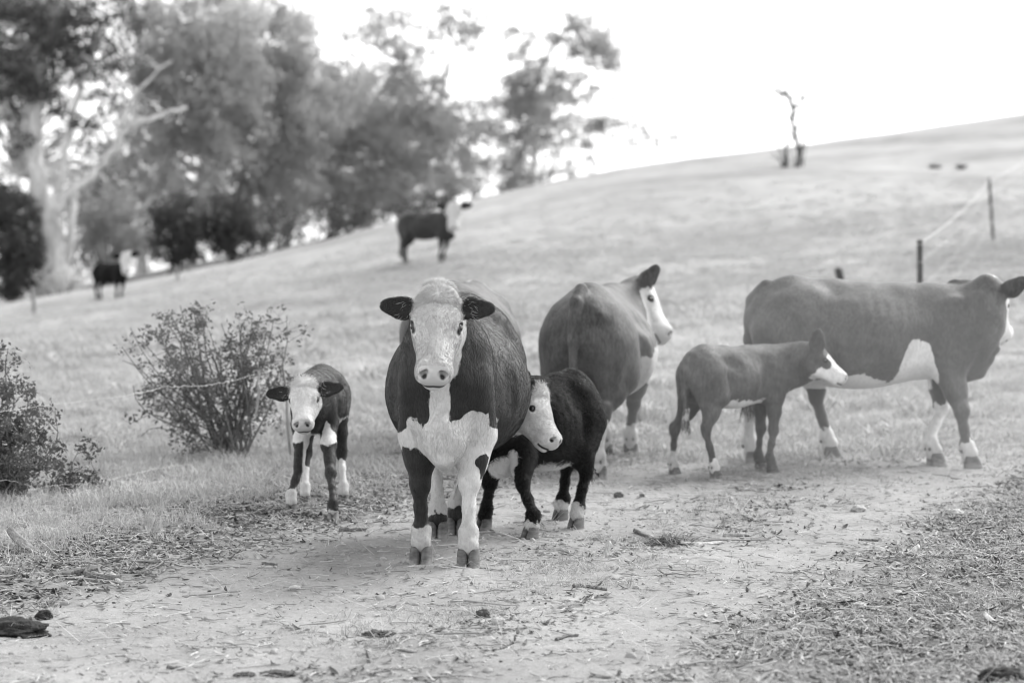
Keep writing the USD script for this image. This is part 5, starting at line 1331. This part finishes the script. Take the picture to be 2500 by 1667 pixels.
stone('stone', 'flat pale stone on the left half of the track', 'stone', 720, 1440, 30, 12, 'stone_look', 10)
stone('stone', 'small pale stone on the dirt at the left', 'stone', 371, 1483, 18, 8, 'stone_look', 11)
stone('stone', 'broad pale rock far right on the track', 'stone', 2329, 1258, 50, 17, 'stone_look', 12, 0.5)
stone('stone', 'grey block of stone on the track below the calf in the dust', 'stone', 2095, 1246, 34, 15, 'stone_look', 13, 0.5)
stone('stone', 'dark stone behind the black calf, larger of the pair', 'stone', 1510, 1214, 24, 14, 'dark_stone_look', 14)
stone('stone', 'dark stone behind the black calf, smaller of the pair', 'stone', 1567, 1214, 14, 9, 'dark_stone_look', 15)
stone('stone', 'smooth dark stone alone on the lower right of the track', 'stone', 1979, 1510, 24, 9, 'dark_stone_look', 16, 0.2)
stone('stone', 'dark pointed stone in the litter at the right', 'stone', 2322, 1414, 18, 13, 'dark_stone_look', 17)
stone('stone', 'flat dark clod on the dirt below the broad pale rock', 'stone', 2273, 1296, 26, 9, 'dark_stone_look', 18)
stone('stone', 'rough grey stone in the litter at the right of the track', 'stone', 2098, 1486, 32, 18, 'stone_look', 19, 0.5)
stone('stone', 'small grey stone on the track near the long thin twig', 'stone', 1553, 1437, 16, 9, 'stone_look', 20)
# ------------------------------------------------------------------ leaf litter, twigs, pebbles and dry grass
for nm, a, b in (('litter_leaf_look', 0.12, 0.55), ('dry_grass_look', 0.34, 0.64), ('straw_look', 0.24, 0.62), ('dark_litter_look', 0.04, 0.16), ('pebble_look', 0.18, 0.46)):
    usdkit.material(stage, L + nm, {
        'oi': ('object_info', {}), 'geo': ('geometry', {}), 'ad': ('math', {'math_type': 'multiply_add', 'value2': 0.5}), 'hf': ('math', {'math_type': 'multiply', 'value2': 0.5}),
        'r': ('rgb_ramp', {'ramp': [(0.0, g(a)), (0.5, g((a + b) / 2.2)), (1.0, g(b))]}), 'p': ('principled_bsdf', {'roughness': 0.7, 'specular_ior_level': 0.2})},
        [('oi.random', 'hf.value1'), ('geo.random_per_island', 'ad.value1'), ('hf.value', 'ad.value3'), ('ad.value', 'r.fac'), ('r.color', 'p.base_color')], surface='p.BSDF')
def scatter(name, label, protos, mat, pts, scale, yaw, tiltamp, rng, smooth=False):
    path = '/World/' + name
    pi = UsdGeom.PointInstancer.Define(stage, path)
    pp = []
    for i, m in enumerate(protos):
        q = f'{path}/{name}_piece' + (f'_{i:03d}' if i else '')
        usdkit.mesh(stage, q, m, L + mat, smooth=smooth); pp.append(q)
    pi.CreatePrototypesRel().SetTargets([Sdf.Path(q) for q in pp])
    n = len(pts)
    pi.CreateProtoIndicesAttr(Vt.IntArray.FromNumpy(rng.integers(0, len(protos), n).astype(np.int32)))
    pi.CreatePositionsAttr(Vt.Vec3fArray.FromNumpy(pts.astype(np.float32)))
    s = np.repeat(np.asarray(scale, np.float32)[:, None], 3, 1)
    pi.CreateScalesAttr(Vt.Vec3fArray.FromNumpy(s))
    # yaw about z, then a small tilt about a horizontal axis
    ta = rng.uniform(0, 2 * np.pi, n); tt = rng.normal(0, tiltamp, n)
    qz = np.stack([np.cos(yaw / 2), 0 * yaw, 0 * yaw, np.sin(yaw / 2)], 1)
    qt = np.stack([np.cos(tt / 2), np.sin(tt / 2) * np.cos(ta), np.sin(tt / 2) * np.sin(ta), 0 * tt], 1)
    w1_, x1, y1, z1 = qt.T; w2_, x2, y2, z2 = qz.T
    q = np.stack([w1_ * w2_ - x1 * x2 - y1 * y2 - z1 * z2, w1_ * x2 + x1 * w2_ + y1 * z2 - z1 * y2, w1_ * y2 - x1 * z2 + y1 * w2_ + z1 * x2, w1_ * z2 + x1 * y2 - y1 * x2 + z1 * w2_], 1)
    pi.CreateOrientationsAttr(Vt.QuathArray([Gf.Quath(*map(float, r)) for r in q]))
    tag(pi, label, kind='stuff')
def sample(n, y0, y1, dens, rng, margin=0.6, power=1.0):
    """Points on the ground inside the camera's view fan, thinned by a density function."""
    out = []
    got = 0
    while got < n:
        y = y0 + (y1 - y0) * rng.random(n * 2) ** power
        half = (1250 / FPX) * y + margin
        x = rng.uniform(-1, 1, n * 2) * half
        k = rng.random(n * 2) < dens(x, y) * half / ((1250 / FPX) * y1 + margin)
        out.append(np.stack([x[k], y[k]], 1)); got += int(k.sum())
    p = np.vstack(out)[:n]
    return np.column_stack([p, height(p[:, 0], p[:, 1])])
rng = np.random.default_rng(90)
def leaf_piece(l, w, curl_, rng):
    t = np.linspace(0, 1, 6)
    wd = w * np.sin(np.pi * np.clip(t * 0.94 + 0.03, 0, 1)) ** 0.8
    bx = (t - 0.5) * l
    bz = curl_ * (2 * t - 1) ** 2 * l + 0.004
    by = 0.25 * curl_ * np.sin(t * 3) * l
    up = 0.25 * wd
    v = np.concatenate([np.stack([bx, by - wd, bz + up], 1), np.stack([bx, by, bz], 1), np.stack([bx, by + wd, bz + up * rng.uniform(-0.4, 1)], 1)])
    f = []
    for i in range(5):
        for o in (0, 6):
            f += [(o + i, o + i + 1, o + i + 7), (o + i, o + i + 7, o + i + 6)]
    return v, np.array(f)
lf = [leaf_piece(l, w, c, rng) for l, w, c in ((0.095, 0.010, 0.10), (0.12, 0.011, 0.05), (0.075, 0.013, 0.18), (0.06, 0.014, 0.25), (0.10, 0.009, -0.08), (0.05, 0.010, 0.3), (0.085, 0.016, 0.15), (0.13, 0.008, 0.12))]
def patch(x, y, sc, seed, lo, hi):
    p = np.stack([x, y, 0 * x], -1)
    return sstep(lo, hi, meshkit.fbm(p * sc, 3, seed))
def rut(s):
    return 1 - 0.85 * np.exp(-((s + 1.35) / 0.36) ** 2) - 0.85 * np.exp(-((s - 0.66) / 0.34) ** 2)
def d_leaf(x, y):
    s = side(x, y)
    verge = np.exp(-((s + 2.55) / 0.45) ** 2) * 1.0
    left = sstep(2.2, 2.9, -s) * 0.30
    right = sstep(0.75, 1.5, s) * (0.45 + 0.55 * patch(x, y, 1.1, 4, 0.40, 0.62))
    mid = 0.10 + 0.5 * np.exp(-((s - 0.1) / 0.5) ** 2) * patch(x, y, 1.3, 8, 0.45, 0.65)
    return np.clip(np.maximum.reduce([verge, left, right, mid * 0.8]), 0, 1) * (0.35 + 0.65 * patch(x, y, 2.6, 6, 0.35, 0.60)) * (1 - 0.75 * sstep(16, 21, y)) * rut(s)
P1 = sample(26000, 8.3, 21, d_leaf, rng)
scatter('leaf_litter', 'dry fallen gum leaves strewn over the track and verges', lf, 'litter_leaf_look', P1 + [0, 0, 0.004], rng.uniform(0.28, 0.80, len(P1)) ** 1.0, rng.uniform(0, 6.28, len(P1)), 0.35, rng, smooth=True)
tw = []
for l, r in ((0.16, 0.0035), (0.22, 0.004), (0.11, 0.003), (0.30, 0.005), (0.18, 0.0025)):
    t = np.linspace(-0.5, 0.5, 6); p = np.stack([t * l, rng.normal(0, 0.05 * l, 6), np.abs(rng.normal(0, 0.015 * l, 6)) + r], 1)
    tw.append(tube(p, np.linspace(r, r * 0.5, 6), 5))
P2 = sample(7000, 8.3, 20, lambda x, y: 0.18 + 0.8 * d_leaf(x, y), rng)
scatter('twig_litter', 'thin broken twigs and straw scattered on the ground', tw, 'litter_leaf_look', P2 + [0, 0, 0.002], np.clip(rng.lognormal(-0.95, 0.5, len(P2)), 0.15, 1.3), rng.uniform(0, 6.28, len(P2)), 0.10, rng, smooth=True)
pb = []
for k in range(5):
    m = trimesh.creation.icosphere(2, 0.012); v = np.array(m.vertices)
    v *= (1 + 0.5 * (meshkit.fbm(v * 120 + k * 7, 3, k) - 0.5))[:, None] * rng.uniform(0.7, 1.2, 3) * [1, 1, 0.65]
    pb.append((v, np.array(m.faces)))
P3 = sample(11000, 8.3, 20, lambda x, y: 0.25 + 0.75 * patch(x, y, 1.7, 12, 0.35, 0.65), rng)
scatter('pebbles', 'small pebbles and crumbs of soil on the dusty track', pb, 'pebble_look', P3, np.clip(rng.lognormal(-0.75, 0.55, len(P3)), 0.15, 2.2), rng.uniform(0, 6.28, len(P3)), 0.2, rng, smooth=True)
def d_dark(x, y):
    s = side(x, y)
    verge = np.exp(-((s + 2.9) / 0.55) ** 2)
    right = sstep(0.9, 2.2, s) * patch(x, y, 1.1, 4, 0.40, 0.62)
    mid = np.exp(-((s - 0.1) / 0.5) ** 2) * 0.25 * patch(x, y, 1.3, 8, 0.48, 0.66)
    return np.clip(np.maximum.reduce([verge, right, mid]), 0, 1) * (0.25 + 0.75 * patch(x, y, 2.2, 16, 0.38, 0.60)) * (1 - 0.8 * sstep(15, 20, y)) * rut(s)
P7 = sample(14000, 8.3, 21, d_dark, rng)
scatter('dark_litter', 'dark rotting leaves and bark crumbs along the verges', lf + pb[:2], 'dark_litter_look', P7 + [0, 0, 0.002], rng.uniform(0.3, 0.85, len(P7)), rng.uniform(0, 6.28, len(P7)), 0.3, rng, smooth=True)
P8 = sample(5000, 8.3, 21, lambda x, y: 0.12 + d_dark(x, y), rng)
scatter('straw', 'bleached straw and grass stems lying on the ground', tw[:3] + [blades(3, 0.02, 0.05, 0.14, rng, 2.2, 0.002)], 'dry_grass_look', P8 + [0, 0, 0.008], rng.uniform(0.3, 0.9, len(P8)), rng.uniform(0, 6.28, len(P8)), 0.15, rng)
# dry grass
short = [blades(26, 0.09, 0.03, 0.09, rng, 0.9, 0.0022) for _ in range(5)]
mid_ = [blades(30, 0.10, 0.06, 0.20, rng, 0.7, 0.0024) for _ in range(5)]
flat_ = [blades(30, 0.13, 0.02, 0.06, rng, 1.6, 0.0022) for _ in range(4)]
def d_verge(x, y):
    s = side(x, y)
    return sstep(2.5, 3.4, -s) * (0.35 + 0.65 * patch(x, y, 1.2, 21, 0.35, 0.6)) * (0.55 + 0.45 * sstep(10, 13, y))
P4 = sample(5600, 9.2, 24, d_verge, rng)
scatter('dry_grass', 'pale dry grass on the left verge by the fence', mid_, 'dry_grass_look', P4, rng.uniform(0.4, 0.95, len(P4)) * (0.75 + 0.25 * patch(P4[:, 0], P4[:, 1], 0.9, 30, 0.4, 0.6)), rng.uniform(0, 6.28, len(P4)), 0.1, rng)
def d_sparse(x, y):
    s = side(x, y)
    right = sstep(1.0, 2.2, s) * (0.12 + 0.6 * patch(x, y, 1.3, 23, 0.42, 0.62))
    mid = np.exp(-((s + 0.1) / 0.45) ** 2) * 0.35 * patch(x, y, 1.6, 25, 0.48, 0.64)
    back = sstep(15.5, 19, y) * 0.8 * patch(x, y, 1.0, 27, 0.36, 0.6)
    return np.clip(np.maximum.reduce([right, mid, back]), 0, 1) * rut(s)
P5 = sample(8000, 8.3, 24, d_sparse, rng)
scatter('trampled_grass', 'trampled tufts of dry grass and straw beside and between the wheel tracks', flat_ + short[:2], 'straw_look', P5, rng.uniform(0.4, 0.9, len(P5)), rng.uniform(0, 6.28, len(P5)), 0.1, rng)
P6 = sample(20000, 18, 75, lambda x, y: (0.3 + 0.7 * patch(x, y, 0.45, 29, 0.35, 0.6)) * (1 - sstep(34, 75, y)), rng, 1.0, 1.0)
scatter('pasture_grass', 'short dry pasture grass over the hillside', short, 'dry_grass_look', P6, rng.uniform(0.8, 2.0, len(P6)), rng.uniform(0, 6.28, len(P6)), 0.1, rng)

big = [blades(60, 0.16, 0.05, 0.22, rng, 0.9, 0.010) for _ in range(5)]
P9 = sample(500, 19, 40, lambda x, y: 0.15 + 0.85 * patch(x, y, 0.22, 33, 0.42, 0.62), rng, 2.0, 0.7)
scatter('pasture_tussocks', 'scattered dry tussocks roughening the hillside and its skyline', big, 'dry_grass_look', P9, rng.uniform(0.5, 1.2, len(P9)), rng.uniform(0, 6.28, len(P9)), 0.1, rng)
